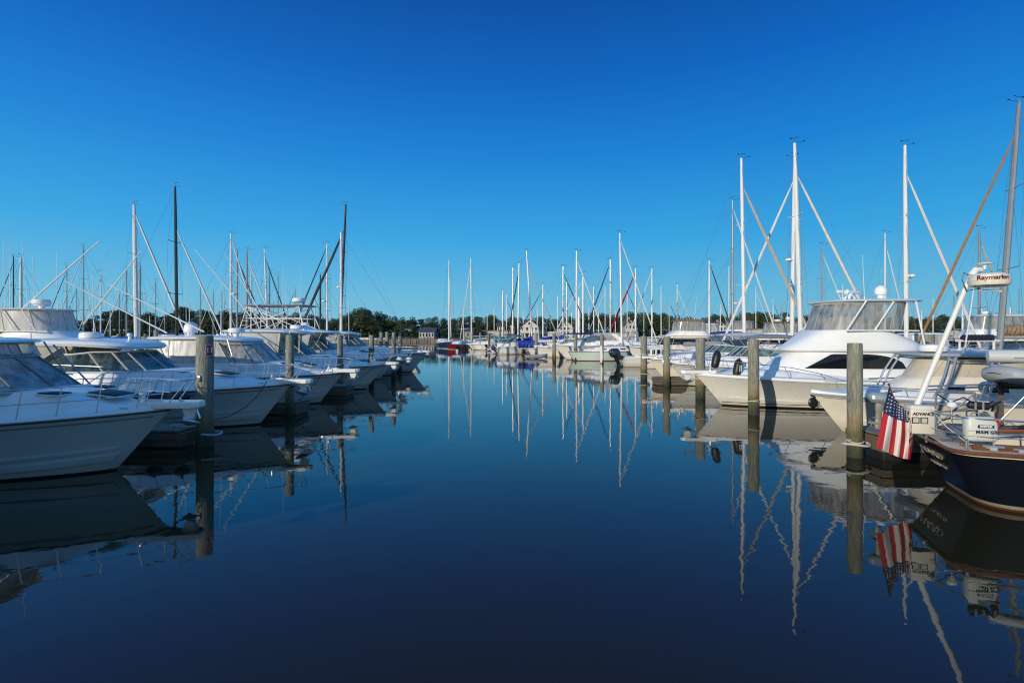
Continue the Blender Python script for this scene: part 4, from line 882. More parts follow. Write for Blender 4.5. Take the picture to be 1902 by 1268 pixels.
# walkaround fishing boat with hard top
d = 15.75; th = thing('walkaround_boat', 'cream walkaround fishing boat with chrome framed T top, behind the flag', 'fishing boat', (X(1507, d), d, 0), R(180)); H = Hull(8.6, 2.9, 1.17, .98, .95, wlf=.82, flare=1.9, boot=.06)
H.build(th, [gelc, gelc, gelc, gelc]); H.deck(th, [deckm], lambda t, v, b: .16 * smooth((.8 - v) / .2) * smooth((.9 - t) / .12)); H.rubrail(th, canvg, -.03, .045); H.strip(th, 'dark_sheer_line', canvg, lambda t: H.sheer(t) - .13, lambda t: H.sheer(t) - .10, .006, 0, .98)
H.strip(th, 'spray_rail', gelc, lambda t: lerp(.06, .4, t ** 1.6), lambda t: lerp(.1, .45, t ** 1.6), .035, 0, .93)
lv = [(.95, -6.6, -1.9, 1.18, .5, 3), (1.3, -6.5, -2.25, 1.14, .55, 3), (1.62, -6.4, -2.75, 1.08, .6, 3), (1.72, -6.3, -2.95, 1.0, .6, 3)]
bulk(th, 'cuddy_cabin', gelc, lv, 50, 60)
for sd in (1, -1):
    for x in (-3.75, -4.9):
        q = MB(); q.box((x, sd * (sidey(lv, x, 1.35) + .01), 1.36), (.62, .05, .24), 0, 0, bev=.1); po = q.build('portlight_frame', steel, th); q = MB(); q.box((x, sd * (sidey(lv, x, 1.35) + .03), 1.36), (.5, .03, .15), 0, bev=.06); q.build('portlight', darkw, po)
panels(th, (1.70, -6.3, -2.95, 1.0, .62, 3), (2.22, -6.2, -3.35, .98, .66, 3), [-170, -120, -80, -45, 0, 45, 80, 120, 170], mat('curtain_cream', (.52, .47, .38), .8, var=.15, bump=.4, bscale=4), gelc, .016, name='side_curtain', fname='curtain_edge')
top_slab(th, 't_top', [gelgrey, gelc], 2.36, -7.2, -2.95, 1.22, .9, 4, .10, .05)
mb = MB()
for sd in (1, -1):
    for a, b_ in ((-2.75, -3.35), (-2.95, -3.55), (-4.1, -4.6), (-4.3, -4.8), (-5.75, -6.0), (-6.0, -6.2)): mb.tube([(a, sd * 1.17, 1.05), (lerp(a, b_, .55), sd * 1.18, 1.75), (b_, sd * 1.05, 2.31)], .03, 8)
    mb.tube([(-2.6, sd * 1.2, 1.5), (-4.4, sd * 1.2, 1.55), (-6.2, sd * 1.2, 1.52)], .028, 6); mb.tube([(-3.35, sd * 1.05, 2.25), (-4.6, sd * .9, 2.12), (-6.0, sd * 1.05, 2.25)], .02, 5)
for x_ in (-3.5, -4.8, -6.1): mb.tube([(x_, 1.05, 2.27), (x_, -1.05, 2.27)], .022, 5)
mb.build('top_support', steel, th); rail(th, H, .45, .9, .28, .014, 4, close=False)
radome(th, (-3.45, .35, 2.44), .36, .24); antenna(th, (-4.0, .8, 2.4), (-4.35, .8, 4.8), .02)
mb = MB(); mb.lathe([(.05, 0), (.06, .05), (.02, .08)], (-5.1, .7, 2.44), 10); mb.lathe([(.05, 0), (.06, .05), (.02, .08)], (-5.4, .6, 2.44), 10); mb.build('speakers', gel, th)
mb = MB(); mb.tube([(.02, 0, 1.1), (-.25, 0, 1.0), (-.2, 0, .7)], .03, 6); mb.lathe([(.12, -.04), (.17, 0), (.12, .04)], (-.12, -.1, .86), 14, 0, Matrix.Rotation(R(90), 4, 'X')); mb.build('anchor', blk, th)
mb = MB(); mb.box((-5.6, 1.36, .78), (.3, .03, .02)); mb.build('rub_patch', blk, th)
outboard(th, (-8.65, .4, .95)); outboard(th, (-8.65, -.4, .95))

# navy sailing yacht, stern quarter towards the camera
L3 = 10.0; SC = Vector((7.94, 9.74, 0)); a3 = R(-20); hd = Vector((math.cos(a3), math.sin(a3), 0)); bowp = SC + hd * L3
th = thing('classic_sailboat', 'navy blue classic yacht with teak rail and flag, stern in the right foreground', 'sailboat', bowp, a3); r3 = th
H = Hull(L3, 3.0, 1.15, .93, 1.2, tw=.76, wlf=.80, flare=1.2, draft=.5, nose=1.9, boot=.11, stern_rake=.5, quarter=.035)
H.build(th, [navy, mat('boot_stripe_dull', (.28, .24, .16), .5, var=.2, scale=4), redbot, navy])
def dk(i, j): return 0
H.deck(th, [mat('deck_cream', (.62, .56, .44), .5, var=.08)], lambda t, v, b: -.22 * smooth((.50 - v) / .05) * smooth((t - .08) / .01) * smooth((.36 - t) / .02) + .40 * smooth((.62 - v) / .1) * smooth((t - .36) / .03) * smooth((.74 - t) / .14), toe=.05, nv=25)
mb = MB()
for sd in (1, -1): mb.tube([H.pt(t, H.sheer(t) + .05, sd, -.02) for t in H.ts], .038, 8)
mb.tube([H.pt(0, H.zs + .05, 1, -.02), H.pt(0, H.zs + .06, 0.5, 0), H.pt(0, H.zs + .06, -.5, 0), H.pt(0, H.zs + .05, -1, -.02)], .038, 8); mb.build('teak_cap_rail', teak, th)
mb = MB(); mb.box((-L3 + .27, .2, H.zs + .10), (.42, 1.2, .02)); mb.box((-L3 + 1.0, -.72, H.zs + .13), (1.6, .08, .05), 0, 0, bev=.02); mb.box((-L3 + 1.6, -.9, H.zs + .12), (2.6, .05, .08)); mb.build('teak_trim', teak, th)
TX = Vector((0, -1, 0)); TY = Vector((-H.sr, 0, H.zs)).normalized(); TZ = TX.cross(TY)
def tm(y, u, off=.012):
    p = Vector((-L3 + H.sr * (1 - u), y, H.zs * u)) + TZ * off; M = Matrix((TX, TY, TZ)).transposed().to_4x4(); M.translation = p; return M
gold = mat('lettering_cream', (.55, .50, .38), .5)
lettering('NARD', .20, gold, th, tm(.22, .76) @ Matrix.Scale(1.8, 4, (1, 0, 0)), 'name_lettering', bold=.001, shear=.15); lettering('MOUTH', .10, gold, th, tm(.22, .52) @ Matrix.Scale(1.9, 4, (1, 0, 0)), 'port_lettering', shear=.1)
mb = MB(); p = H.pt(.13, .28, -1, .01); mb.lathe([(.07, 0), (.06, .02), (.03, .025)], p, 14, 0, Matrix.Rotation(R(80), 4, 'X')); mb.build('exhaust_fitting', steel, th)
pp = MB(); zr_ = H.zs + .62
def rr3(t, sd, z): p = H.pt(t, H.sheer(t), sd, -.12); return Vector((p.x, p.y, z))
for z, r_ in ((zr_, .016), (zr_ - .3, .012)):
    pp.tube([rr3(.22, -1, z - .02), rr3(.1, -1, z), rr3(.02, -1, z), (-L3 - .02, -.6, z), (-L3 - .05, 0, z), (-L3 - .02, .6, z), rr3(.02, 1, z), rr3(.1, 1, z), rr3(.22, 1, z - .02)], r_, 6)
for t, sd in ((.02, 1), (.1, 1), (.22, 1), (.02, -1), (.1, -1), (.22, -1), (.34, -1), (.46, -1)): q = rr3(t, sd, H.zs); pp.tube([q, q + Vector((0, 0, .62))], .014, 5)
pp.tube([(-L3 + .02, .35, H.zs), (-L3 - .03, .35, zr_)], .014, 5); pp.tube([(-L3 + .02, -.35, H.zs), (-L3 - .03, -.35, zr_)], .014, 5)
pp.tube([rr3(.22, -1, zr_), rr3(.34, -1, zr_), rr3(.46, -1, zr_ - .02), rr3(.6, -1, zr_)], .006, 4); pp.tube([rr3(.22, -1, zr_ - .3), rr3(.34, -1, zr_ - .3), rr3(.46, -1, zr_ - .3)], .006, 4)
pp.build('stern_rail', steel, th)
cl = MB(); cleat(cl, -L3 + .55, -.98, H.zs + .09, -.1, 1.4); cleat(cl, -L3 + .9, -1.02, H.zs + .09, -.1, 1.0); cl.build('cleats', steel, th)
# radar pole, forward leaning, radome on its head
wl = (Matrix.Translation(th.location) @ Matrix.Rotation(a3, 4, 'Z')).inverted()
def w3(px_, py_, d_): return wl @ Vector((X(px_, d_), d_, Z(py_, d_)))
pb, pt_ = w3(1703, 752, 9.85), w3(1803, 512, 9.7); low = pb + (pb - pt_) * .28
mb = MB(); mb.tube([low, pb, pt_], [.054, .054, .043], 12); mb.tube([pt_, w3(1812, 501, 9.7), w3(1824, 501, 9.7)], [.06, .06, .05], 10); mb.tube([w3(1808, 520, 9.7), w3(1820, 539, 9.6), w3(1860, 541, 9.5)], .018, 6); po = mb.build('radar_pole', alu, th)
c_ = w3(1837, 533, 9.5); radome(po, c_, .31, .25, 'radar_dome', m=gelc)
mb = MB(); mb.lathe([(.02, -.06), (.03, 0), (.13, .015), (.14, .03), (.08, .05), (.01, .055)], w3(1829, 492, 9.6), 18); mb.tube([w3(1829, 500, 9.6), w3(1829, 492, 9.6)], .02, 6); mb.build('gps_antenna', gel, po)
mb = MB(); mb.tube([w3(1800, 512, 9.7), w3(1790, 506, 9.6), w3(1787, 520, 9.6), w3(1796, 540, 9.6), w3(1818, 536, 9.6)], .008, 5); mb.build('radar_cable', blk, po)
M = Matrix.Rotation(-a3, 4, 'Z') @ Matrix.Rotation(R(42 - 4), 4, 'Z').inverted() if False else Matrix()
va_ = math.atan2(8.6, 9.5)                      # the letters face the camera's side of the dome
Mt = Matrix.Translation(c_ + Vector((0, 0, .155))) @ Matrix.Rotation(-a3 - R(30), 4, 'Z') @ Matrix.Rotation(R(90), 4, 'X') @ Matrix.Translation((.0, 0, .309))
lettering('Raymarine', .115, mat('lettering_maroon', (.12, .008, .02), .5), po, Mt, 'radar_lettering', bold=.004, wrap=.309)
# boom with pale cover
mb = MB(); e = w3(1832, 661, 10.1); m_ = Vector((-L3 + 5.2, 0, 2.6)); dv = (m_ - e).normalized(); mb.tube([e - dv * .0, e + dv * .02, e + dv * .3, m_], [.06, .125, .128, .13], 20); bo = mb.build('boom', mat('boom_pale_grey', (.50, .52, .53), .35, coat=.2), th, 30)
mb = MB(); mb.tube([e + dv * .35 + Vector((0, -.13, -.03)), m_ + Vector((0, -.135, -.03))], .008, 4); mb.build('boom_track', alug, bo)
mb = MB(); mb.tube([(-L3 + 5.25, 0, .9), (-L3 + 5.25, 0, 13.0)], [.1, .08], 10); mb.build('mast', alu, th)
# canvas dodger and cockpit curtain
bulk(th, 'dodger', canvn, [(1.0, -L3 + 1.75, -L3 + 3.4, .82, .95, 4), (1.75, -L3 + 1.85, -L3 + 3.2, .78, .95, 4), (1.95, -L3 + 2.0, -L3 + 2.9, .6, .9, 3)])
mb = MB(); rows = []
for k in range(25):
    u = k / 24; x = lerp(-L3 + 1.25, -L3 + 3.4, u); rows.append([(x + .02 * math.sin(j * 1.3 + k), -.80 - .05 * math.sin(k * 1.9) * (1 - .5 * j / 6) + .05 * j / 6, lerp(1.05, 1.92, j / 6) - .05 * u) for j in range(7)])
mb.loft(rows); mb.loft([[(p[0], p[1] + .015, p[2]) for p in r] for r in rows]); mb.build('cockpit_curtain', mat('curtain_light_grey', (.50, .52, .53), .8, var=.1), th, 70)
mb = MB(); mb.tube([(-L3 + 1.2, -.8, 1.0), (-L3 + 1.9, -.75, 1.95)], .015, 5); mb.tube([(-L3 + 2.3, -.85, 1.0), (-L3 + 1.3, -.75, 1.95)], .015, 5); mb.tube([(-L3 + 1.2, .8, 1.0), (-L3 + 1.9, .75, 1.95), (-L3 + 1.9, -.75, 1.95)], .015, 5); mb.build('dodger_frame', steel, th)
mb = MB(); mb.lathe([(.28, -.02), (.30, 0), (.28, .02), (.26, 0), (.28, -.02)], (-L3 + .9, .1, 1.25), 24, 0, Matrix.Rotation(R(90), 4, 'Y')); 
for k in range(3): an = k * 1.05; mb.tube([(-L3 + .9, .1 + .28 * math.cos(an), 1.25 + .28 * math.sin(an)), (-L3 + .9, .1 - .28 * math.cos(an), 1.25 - .28 * math.sin(an))], .01, 4)
mb.build('steering_wheel', steel, th)
# things stowed on her stern
def on3(name, label, cat, p, rz): return thing(name, label, cat, bowp + Matrix.Rotation(a3, 3, 'Z') @ Vector(p), rz)
bx = thing('stern_locker', 'tall white box with two square windows below the radar pole', 'box', (X(1707, 9.75), 9.75, 0), R(-14))
mb = MB(); zt, zb_ = Z(751, 9.75), Z(804, 9.75); hgt = zt - zb_
mb.box((0, 0, (zt + zb_) / 2), (.40, .30, hgt), 0, bev=.035); mb.box((0, 0, zt - .07), (.42, .32, .03), 0, bev=.012); mb.build('case', mat('box_white', (.66, .63, .56), .45, var=.08), bx)
lettering('ADVANCE', .075, blk, bx, Matrix.Translation((-.0, -.153, zt - .16)) @ Matrix.Rotation(R(90), 4, 'X'), bold=.003, shear=.2)
for k in (-.125, .015): mb = MB(); mb.box((k, -.152, zt - .28), (.125, .008, .12)); f = mb.build('window_frame', blk, bx); mb = MB(); mb.box((k, -.157, zt - .28), (.09, .006, .09)); mb.build('window_pane', mat('pale_panel', (.5, .48, .42), .4), f)
for k in range(3): lettering('- - -', .05, alug, bx, Matrix.Translation((.0, -.153, zt - .40 - .05 * k)) @ Matrix.Rotation(R(90), 4, 'X'), 'small_print') if False else None
mb = MB(); mb.tube([(.12, 0, zb_ + .02), (.12, 0, H.zs)], .022, 6); mb.tube([(-.12, 0, zb_ + .02), (-.12, 0, H.zs)], .022, 6); mb.build('leg', alug, bx)
mm_ = thing('rescue_module', 'rounded white rescue case with blue label reading M and M 600 on the stern rail', 'rescue case', (X(1820, 8.75), 8.75, 0), R(-12))
zt, zb_ = Z(773, 8.75), Z(819, 8.75); mb = MB(); mb.box((0, 0, (zt + zb_) / 2), (.46, .20, zt - zb_), 0, bev=.055); cs = mb.build('case', mat('case_offwhite', (.60, .62, .57), .45, var=.06), mm_, 50)
lettering('M&M 600', .085, mat('lettering_dark', (.01, .02, .04), .5), mm_, Matrix.Translation((.05, -.103, zb_ + .17)) @ Matrix.Rotation(R(90), 4, 'X'), bold=.0015)
mb = MB(); mb.box((.03, -.102, zb_ + .265), (.24, .006, .055)); lb = mb.build('blue_label', navyd, mm_); lettering('SWITLIK', .048, gel, lb, Matrix.Translation((.03, -.107, zb_ + .265)) @ Matrix.Rotation(R(90), 4, 'X'), bold=.002)
mb = MB(); mb.add([(.14, -.104, zt - .01), (.232, -.09, zt - .03), (.236, -.09, zt - .16), (.205, -.104, zt - .12)], [(0, 3, 2, 1), (0, 1, 2, 3)]); mb.box((.205, -.03, zt - .035), (.06, .13, .04), 0, 0, .5); mb.build('red_flash', red, mm_)
mb = MB(); mb.tube([(-.14, 0, zt - .01), (-.11, 0, zt + .06), (.11, 0, zt + .05), (.16, 0, zt - .01)], .012, 6); mb.build('handle', alug, mm_)
mb = MB()
for z in (.08, .16): mb.tube([(-.235, -.1, zb_ + z * 1.2), (0, -.108, zb_ + z * 1.2), (.235, -.1, zb_ + z * 1.2)], .004, 4)
for x in (-.09, .13): mb.tube([(x, -.106, zb_ + .01), (x, -.108, zb_ + .15)], .004, 4)
mb.tube([(-.2, 0, zb_), (-.2, 0, H.zs)], .02, 5); mb.tube([(.2, 0, zb_), (.2, 0, H.zs)], .02, 5); mb.build('lashing_strap', alug, mm_)
hs_ = thing('horseshoe_buoy', 'black strapped horseshoe shaped buoy hung on the stern rail above the rescue case', 'buoy', (X(1818, 8.8), 8.8, Z(753, 8.8)), R(-15)); mb = MB(); mb.box((0, 0, 0), (.34, .12, .13), 0, 0, .06, bev=.05); mb.tube([(.14, 0, 0), (.2, 0, .05), (.24, 0, .0), (.22, 0, -.1)], .05, 8); mb.build('buoy_cover', blk, hs_)
mb = MB(); mb.box((-.08, -.062, 0), (.03, .01, .13)); mb.box((.03, -.062, 0), (.03, .01, .13)); mb.build('strap', alug, hs_)
ob = thing('outboard_motor', 'small silver cowled outboard motor hung over the stern beside the flag', 'outboard motor', (X(1632, 10.6), 10.6, Z(756, 10.6) + .0), R(-20)); outboard(ob, (0.22, 0, 0), .05, .64, mat('cowl_silver', (.30, .36, .40), .25, .3, coat=.4), solo=True, cz=.62, leg=mat('leg_grey', (.30, .28, .24), .5, .2, var=.2))
mb = MB(); mb.box((.2, 0, .05), (.08, .26, .3)); mb.tube([(.24, .08, .0), (.75, .08, .05)], .02, 6); mb.tube([(.24, -.08, .0), (.75, -.08, .05)], .02, 6); mb.tube([(.1, 0, .3), (.4, 0, .36)], .02, 6); mb.build('mounting_bracket', alug, ob)
yl = on3('line_float', 'small yellow and black rescue light lying on the side deck', 'rescue light', (-L3 + 1.55, -1.13, 1.03), 0); mb = MB(); mb.lathe([(.01, -.06), (.04, -.05), (.045, .03), (.02, .06)], (0, 0, .04), 12, 0, Matrix.Rotation(1.3, 4, 'Y')); mb.build('lamp_body', yellow, yl); mb = MB(); mb.box((-.09, 0, .05), (.07, .07, .06), 0, bev=.01); mb.build('lamp_cap', blk, yl)
cr_ = on3('rope_coil', 'white mooring rope coiled on the side deck of the navy yacht', 'rope', (-L3 + 1.95, -1.08, 1.0), 0); mb = MB()
for q in range(5): mb.tube([((.15 + .01 * q) * math.cos(a_ * .52 + q), (.09 + .01 * q) * math.sin(a_ * .52 + q), .03 + q * .018) for a_ in range(13)], .012, 5)
mb.build('coil', rope, cr_)
ln = on3('dock_line', 'thin white line draped from the stern rail to the cleat', 'rope', (-L3, 0, 0), a3); mb = MB(); mb.tube([(.02, -.1, 1.55), (.12, -.4, 1.3), (.3, -.75, 1.08), (.55, -.98, 1.05)], .011, 5); mb.tube([(1.2, -1.3, .95), (1.5, -1.34, .72), (1.9, -1.37, .62), (2.6, -1.42, .62)], .012, 5); mb.build('line', rope, ln)

# more gear on the navy stern and on the T top boat
def at3(px_, py_, d_): return Vector((X(px_, d_), d_, Z(py_, d_)))
lk = thing('deck_locker', 'blue grey canvas covered locker between the white box and the rescue case', 'locker', at3(1784, 812, 9.3), R(-15)); mb = MB(); mb.box((0, 0, .11), (.34, .3, .24), 0, bev=.03); mb.build('locker_body', mat('canvas_blue_grey', (.10, .13, .20), .9, var=.2), lk)
mb = MB(); mb.tube([(-.17, -.155, .0), (.17, -.155, .22)], .006, 4); mb.tube([(.17, -.155, .0), (-.17, -.155, .22)], .006, 4); mb.build('lashing_cord', blk, lk)
gr = thing('stern_gantry', 'dark tubular gear rack with hoses behind the rescue case', 'gear rack', at3(1775, 800, 9.9), R(-20)); mb = MB()
for p, q in (((-.35, 0, 0), (-.30, 0, .75)), ((.35, 0, 0), (.3, 0, .75)), ((-.3, 0, .75), (.3, 0, .75)), ((-.35, 0, .35), (.35, 0, .42)), ((-.3, 0, .1), (.3, 0, .75)), ((0, 0, .4), (.9, .1, .62))): mb.tube([p, q], .018, 5)
mb.build('rack_frame', alug, gr); mb = MB(); mb.tube([(-.3, -.03, .7), (-.1, -.05, .55), (.1, -.05, .66), (.35, -.05, .5), (.7, 0, .6)], .014, 5); mb.tube([(-.2, -.03, .2), (0, -.05, .32), (.2, -.05, .2), (.5, -.05, .28)], .012, 5); mb.build('hose', blk, gr)
rl_ = thing('antenna_ball', 'small white mushroom shaped antenna on a thin pole behind the rescue case', 'antenna', at3(1768, 800, 9.6)); mb = MB(); mb.tube([(0, 0, -.2), (0, 0, .42)], .012, 5); mb.build('pole', steel, rl_); mb = MB(); mb.lathe([(.02, .40), (.08, .46), (.085, .5), (.05, .54), (.01, .55)], n=14); mb.build('antenna_head', gel, rl_)
tk = thing('dinghy_oar', 'orange varnished oar lying level on the navy yacht deck', 'oar', at3(1853, 801, 8.7)); mb = MB(); mb.tube([(-.05, 0, 0), (.35, .05, 0), (.9, .1, 0)], [.03, .022, .018], 6, flat=1.0); mb.build('oar_shaft', mat('varnish_orange', (.36, .09, .02), .4), tk)
# ------------------------------------------------------------------ the flag: hoist along the staff, cloth hanging in folds
fw = Vector((X(1690, 9.8), 9.85, Z(812, 9.8))); ftp = Vector((X(1651, 9.75), 9.75, Z(714, 9.75)))
fl = thing('flag', 'stars and stripes flag hanging from a wooden staff on the navy stern', 'flag', fw, 0); s_ = ftp - fw
mb = MB(); mb.tube([(0, 0, 0), s_], .012, 8); mb.lathe([(.01, -.02), (.022, 0), (.01, .03)], s_, 10); mb.build('flag_staff', teak, fl)
cloth_w = mat('flag_white', (.62, .60, .58), .85); cloth_r = mat('flag_red', (.42, .012, .022), .85); cloth_b = mat('flag_blue', (.010, .022, .085), .85)
# hoist edge runs down the staff; the fly hangs down: u along the hoist (0 top .. 1 bottom), v along the fly (0 hoist .. 1 free end)
def fpt(u, v):
    """picture plane anchor points traced at the flag's own distance, with real folds in depth"""
    A = [(1651, 719), (1664, 741), (1677, 757), (1690, 769)]         # hoist edge down the staff
    Bq = [(1628, 831), (1652, 842), (1675, 851), (1691, 853)]        # free end
    def q(P, k): k *= 3; i = min(2, int(k)); f_ = k - i; return Vector((lerp(P[i][0], P[i + 1][0], f_), lerp(P[i][1], P[i + 1][1], f_), 0))
    a, b_ = q(A, u), q(Bq, u); p = a.lerp(b_, v); bulge = math.sin(math.pi * v) * (6 * u - 1); p.x += bulge
    dep = 9.75 + .045 * math.sin(u * 17 + v * 2.0) * (.25 + v) + .03 * math.sin(v * 6 + u * 4) + .10 * u * (1 - v) * 0
    return Vector((X(p.x, dep), dep, Z(p.y, dep))) - fw
NU, NV = 39, 40; verts = [fpt(i / NU, j / NV) for i in range(NU + 1) for j in range(NV + 1)]; cb = MB(); fs = []; ms = []
for i in range(NU):
    for j in range(NV):
        st = int(i / NU * 7); blue = j / NV < lerp(.41, .19, i / NU)
        # stripes run along the fly, so they hang downwards
        fs.append((i * (NV + 1) + j, (i + 1) * (NV + 1) + j, (i + 1) * (NV + 1) + j + 1, i * (NV + 1) + j + 1)); ms.append(2 if (blue) else (1 if st % 2 == 0 else 0))
cb.add(verts, fs, ms); cloth = cb.build('flag_cloth', [cloth_w, cloth_r, cloth_b], fl, 80)
stars = MB()
def star(c, du, dv, r):
    nrm = du.cross(dv).normalized(); nrm = nrm if nrm.y < 0 else -nrm; pts = []
    for k in range(10): rr_ = r if k % 2 == 0 else r * .45; an = math.pi * k / 5; pts.append(c + nrm * .006 + du * rr_ * math.cos(an) + dv * rr_ * math.sin(an))
    o = len(stars.v); stars.v += [tuple(c + nrm * .006)] + [tuple(p) for p in pts]
    for k in range(10): stars.f.append((o, o + 1 + k, o + 1 + (k + 1) % 10)); stars.m.append(0)
for i in range(9):
    for j in range(6 if i % 2 == 0 else 5):
        u = (i + .7) / 9.4; v = ((j + .5) if i % 2 == 0 else (j + 1.0)) / 6 * lerp(.40, .19, u); c = fpt(u, v); e_ = .01
        du = (fpt(u + e_, v) - fpt(u - e_, v)).normalized(); dv = (fpt(u, v + e_) - fpt(u, v - e_)).normalized(); dv = (dv - du * dv.dot(du)).normalized(); star(c, du, dv, .017)
stars.build('stars', cloth_w, cloth, smoothing=False)
# loose fold at the fly's right hand edge
mb = MB(); rows = []; P0 = [(1686, 764), (1690, 782), (1691, 805), (1689, 830), (1689, 853)]; P1 = [(1688, 762), (1694, 785), (1697, 800), (1693, 820), (1690, 850)]
def fold(k, w_):
    k *= 4; i = min(3, int(k)); f_ = k - i; a = Vector(P0[i]).lerp(Vector(P0[i + 1]), f_); b_ = Vector(P1[i]).lerp(Vector(P1[i + 1]), f_); p = a.lerp(b_, w_); dep = 9.62 + .10 * w_ ; return Vector((X(p.x, dep), dep, Z(p.y, dep))) - fw
for k in range(27): rows.append([fold(k / 26, j / 4) - Vector((.02 * (4 - j) / 4 * math.sin(k * .5), 0, 0)) for j in range(5)])
mb.loft(rows, False, lambda i, j: 1 if (i // 2) % 2 == 0 else 0); mb.build('flag_fold', [cloth_w, cloth_r], fl, 80)

for i, (px_, py_, d_, lb) in enumerate(((286, 728, 15.2, 'dark round fender on the second left hull, left of its twin'), (338, 728, 15.2, 'dark round fender on the second left hull, nearest the number 11 piling'))):
    f = thing('hull_fender', lb, 'fender', at3(px_, py_ + 10, d_), 0, 'dark fenders on the second left hull'); mb = MB(); mb.lathe([(.02, -.16), (.13, -.13), (.21, -.04), (.22, .02), (.16, .11), (.05, .15), (.03, .2)], (0, 0, 0), 16); mb.build('fender_body', blk, f); mb = MB(); mb.tube([(0, 0, .18), (0, .2, .5), (.02, .45, .62)], .008, 4); mb.build('fender_line', roped, f)
# ------------------------------------------------------------------ pilings (picture x, waterline y, top y)
PL = 'weathered wooden piling '
def prev_boatname(i): return ['nearest', 'second', 'third', 'fourth', 'fifth'][i]
p11 = piling(PL + 'with a red number 11 plate, beside the nearest left bow', 380, 827, ytop=623, r=.205)
sg = MB(); hh = p11['h']; a_ = math.atan2(-p11.location.y, -p11.location.x) + .50 - p11.rotation_euler[2]
Ms = Matrix.Rotation(a_, 4, 'Z') @ Matrix.Translation((.225, 0, hh - .39)) @ Matrix.Rotation(R(90), 4, 'Z') @ Matrix.Rotation(R(90), 4, 'X')
sg.v = []; sg.box((0, 0, 0), (.20, .31, .012)); sg.v = [tuple(Ms @ Vector(p)) for p in sg.v]; so = sg.build('number_plate', mat('sign_red', (.42, .012, .03), .45), p11)
bd = MB()
for c, d_ in (((0, .145, .008), (.19, .010, .004)), ((0, -.145, .008), (.19, .010, .004)), ((.092, 0, .008), (.010, .30, .004)), ((-.092, 0, .008), (.010, .30, .004))): bd.box(c, d_)
bd.v = [tuple(Ms @ Vector(p)) for p in bd.v]; bd.build('plate_border', mat('sign_white', (.75, .74, .72), .5), so)
lettering('11', .20, MATS['sign_white'], so, Ms @ Matrix.Translation((0, 0, .012)), bold=.006)
PIL = [(538, 770, 622, .145, 'between the second and third left bows'), (632, 727, 623, .14, 'in front of the third left cruiser with green windshield behind'), (690, 712, 622, .15, 'wrapped with dark rope, before the fourth left bow'),
       (731, 702, 617, .14, 'beyond the fourth left bow with a rope tie near its top'), (743, 692, 617, .14, 'thinnest and last of the left row'), (708, 684, 617, .15, 'short and far, between the cabins of the left row'), (719, 684, 616, .15, 'short with a white cap, far in the left row'),
       (291, 668, 613, .28, 'behind the thick hardtop of the second left cruiser'),
       (863, 645, 619, .19, 'beside the red hulled sailboat'), (877, 646, 617, .19, 'under the mast with furled sail, left of centre'), (892, 648, 618, .18, 'fourth from the red hulled sailboat, by small white boats'), (908, 651, 619, .20, 'in front of the brown boat awning'),
       (928, 652, 620, .18, 'beside the teal sail cover, to its right'), (947, 655, 620, .22, 'in front of the left end of the long blue sail cover'), (971, 658, 619, .21, 'in front of the right end of the long blue sail cover'),
       (996, 662, 619, .19, 'brown, beside the little outboard engines near the centre'), (1029, 665, 619, .21, 'thick, at the blue folded sail cover, standing behind a white bow'), (1030, 671, 655, .16, 'short green stub standing in the water, cut off low'),
       (1069, 670, 621, .20, 'before the white cruiser bow with tinted windshield'),
       (1196, 704, 624, .20, 'with a white ring, left of the small pilothouse boat'), (1238, 716, 625, .19, 'leaning slightly, sunlit orange side, right of the small pilothouse'), (1301, 739, 627, .21, 'thick, its orange foot by the large yacht bow'),
       (1400, 770, 630, .185, 'tall grey green, in front of the large yacht hull'), (1588, 848, 637, .165, 'nearest on the right, with a white rope hoop at its foot')]
WR = {690: [(1.2, 4), (1.65, 3), (2.0, 2)], 538: [(1.0, 2)], 632: [(1.35, 2), (.9, 2)], 731: [(1.5, 3)], 1300: [(.9, 2)], 1196: [(1.6, 2)], 1069: [(1.2, 3)], 1029: [(1.4, 2)], 971: [(1.3, 2)], 1588: [(.36, 2)], 1400: [(.5, 2)]}
for px_, wy_, yt_, r_, tx in PIL: piling(PL + tx, px_, wy_, ytop=yt_, r=r_, lean=.02 if px_ == 1238 else random.uniform(-.008, .008), d=None, wrap=WR.get(px_), wrapm=rope if px_ in (1400, 1588, 1196) else None)
wp = piling('wooden piling with long white sleeve on its lower half, beside the twin dark outboards', 1118, 675, ytop=621, r=.18, white=(.05, 1.75))
random.seed(77)
for px_, d_ in ((1432, 62), (1470, 80), (1365, 92), (1292, 105), (1725, 26.5), (1755, 47), (1090, 96), (1820, 46), (1873, 52), (220, 60), (270, 72), (130, 66), (418, 70), (452, 84)):
    piling('far wooden piling seen between the boats', px_, 0, r=.2 if px_ != 1725 else .25, group='far pilings among the boats', d=d_)
# rope hoops
def hoop(label, px_, wy_, z, rx, m=rope, name='mooring_hoop', tr=.03, ext=0.0):
    d_ = DW(wy_); t = thing(name, label, 'mooring hoop', (X(px_, d_), d_, z)); mb = MB(); pts = [(rx * math.cos(a) + ext * (math.cos(a) > 0) * math.cos(a), rx * .8 * math.sin(a), .02 * math.sin(2 * a)) for a in [2 * math.pi * k / 28 for k in range(29)]]
    mb.tube(pts, tr, 7); mb.build('hoop', m, t); return t
hoop('white mooring hoop around the nearest right piling, above the water', 1590, 848, .32, .30)
hoop('pale blue mooring hoop round the number 11 piling at the dock end', 386, 827, .33, .24, mat('hose_blue', (.30, .42, .5), .6), ext=.12)
hoop('thin white mooring hoop round the piling left of the small pilothouse boat', 1196, 704, .35, .34, tr=.025); hoop('white mooring hoop on the piling off the large yacht bow', 1301, 739, .9, .33, tr=.025)

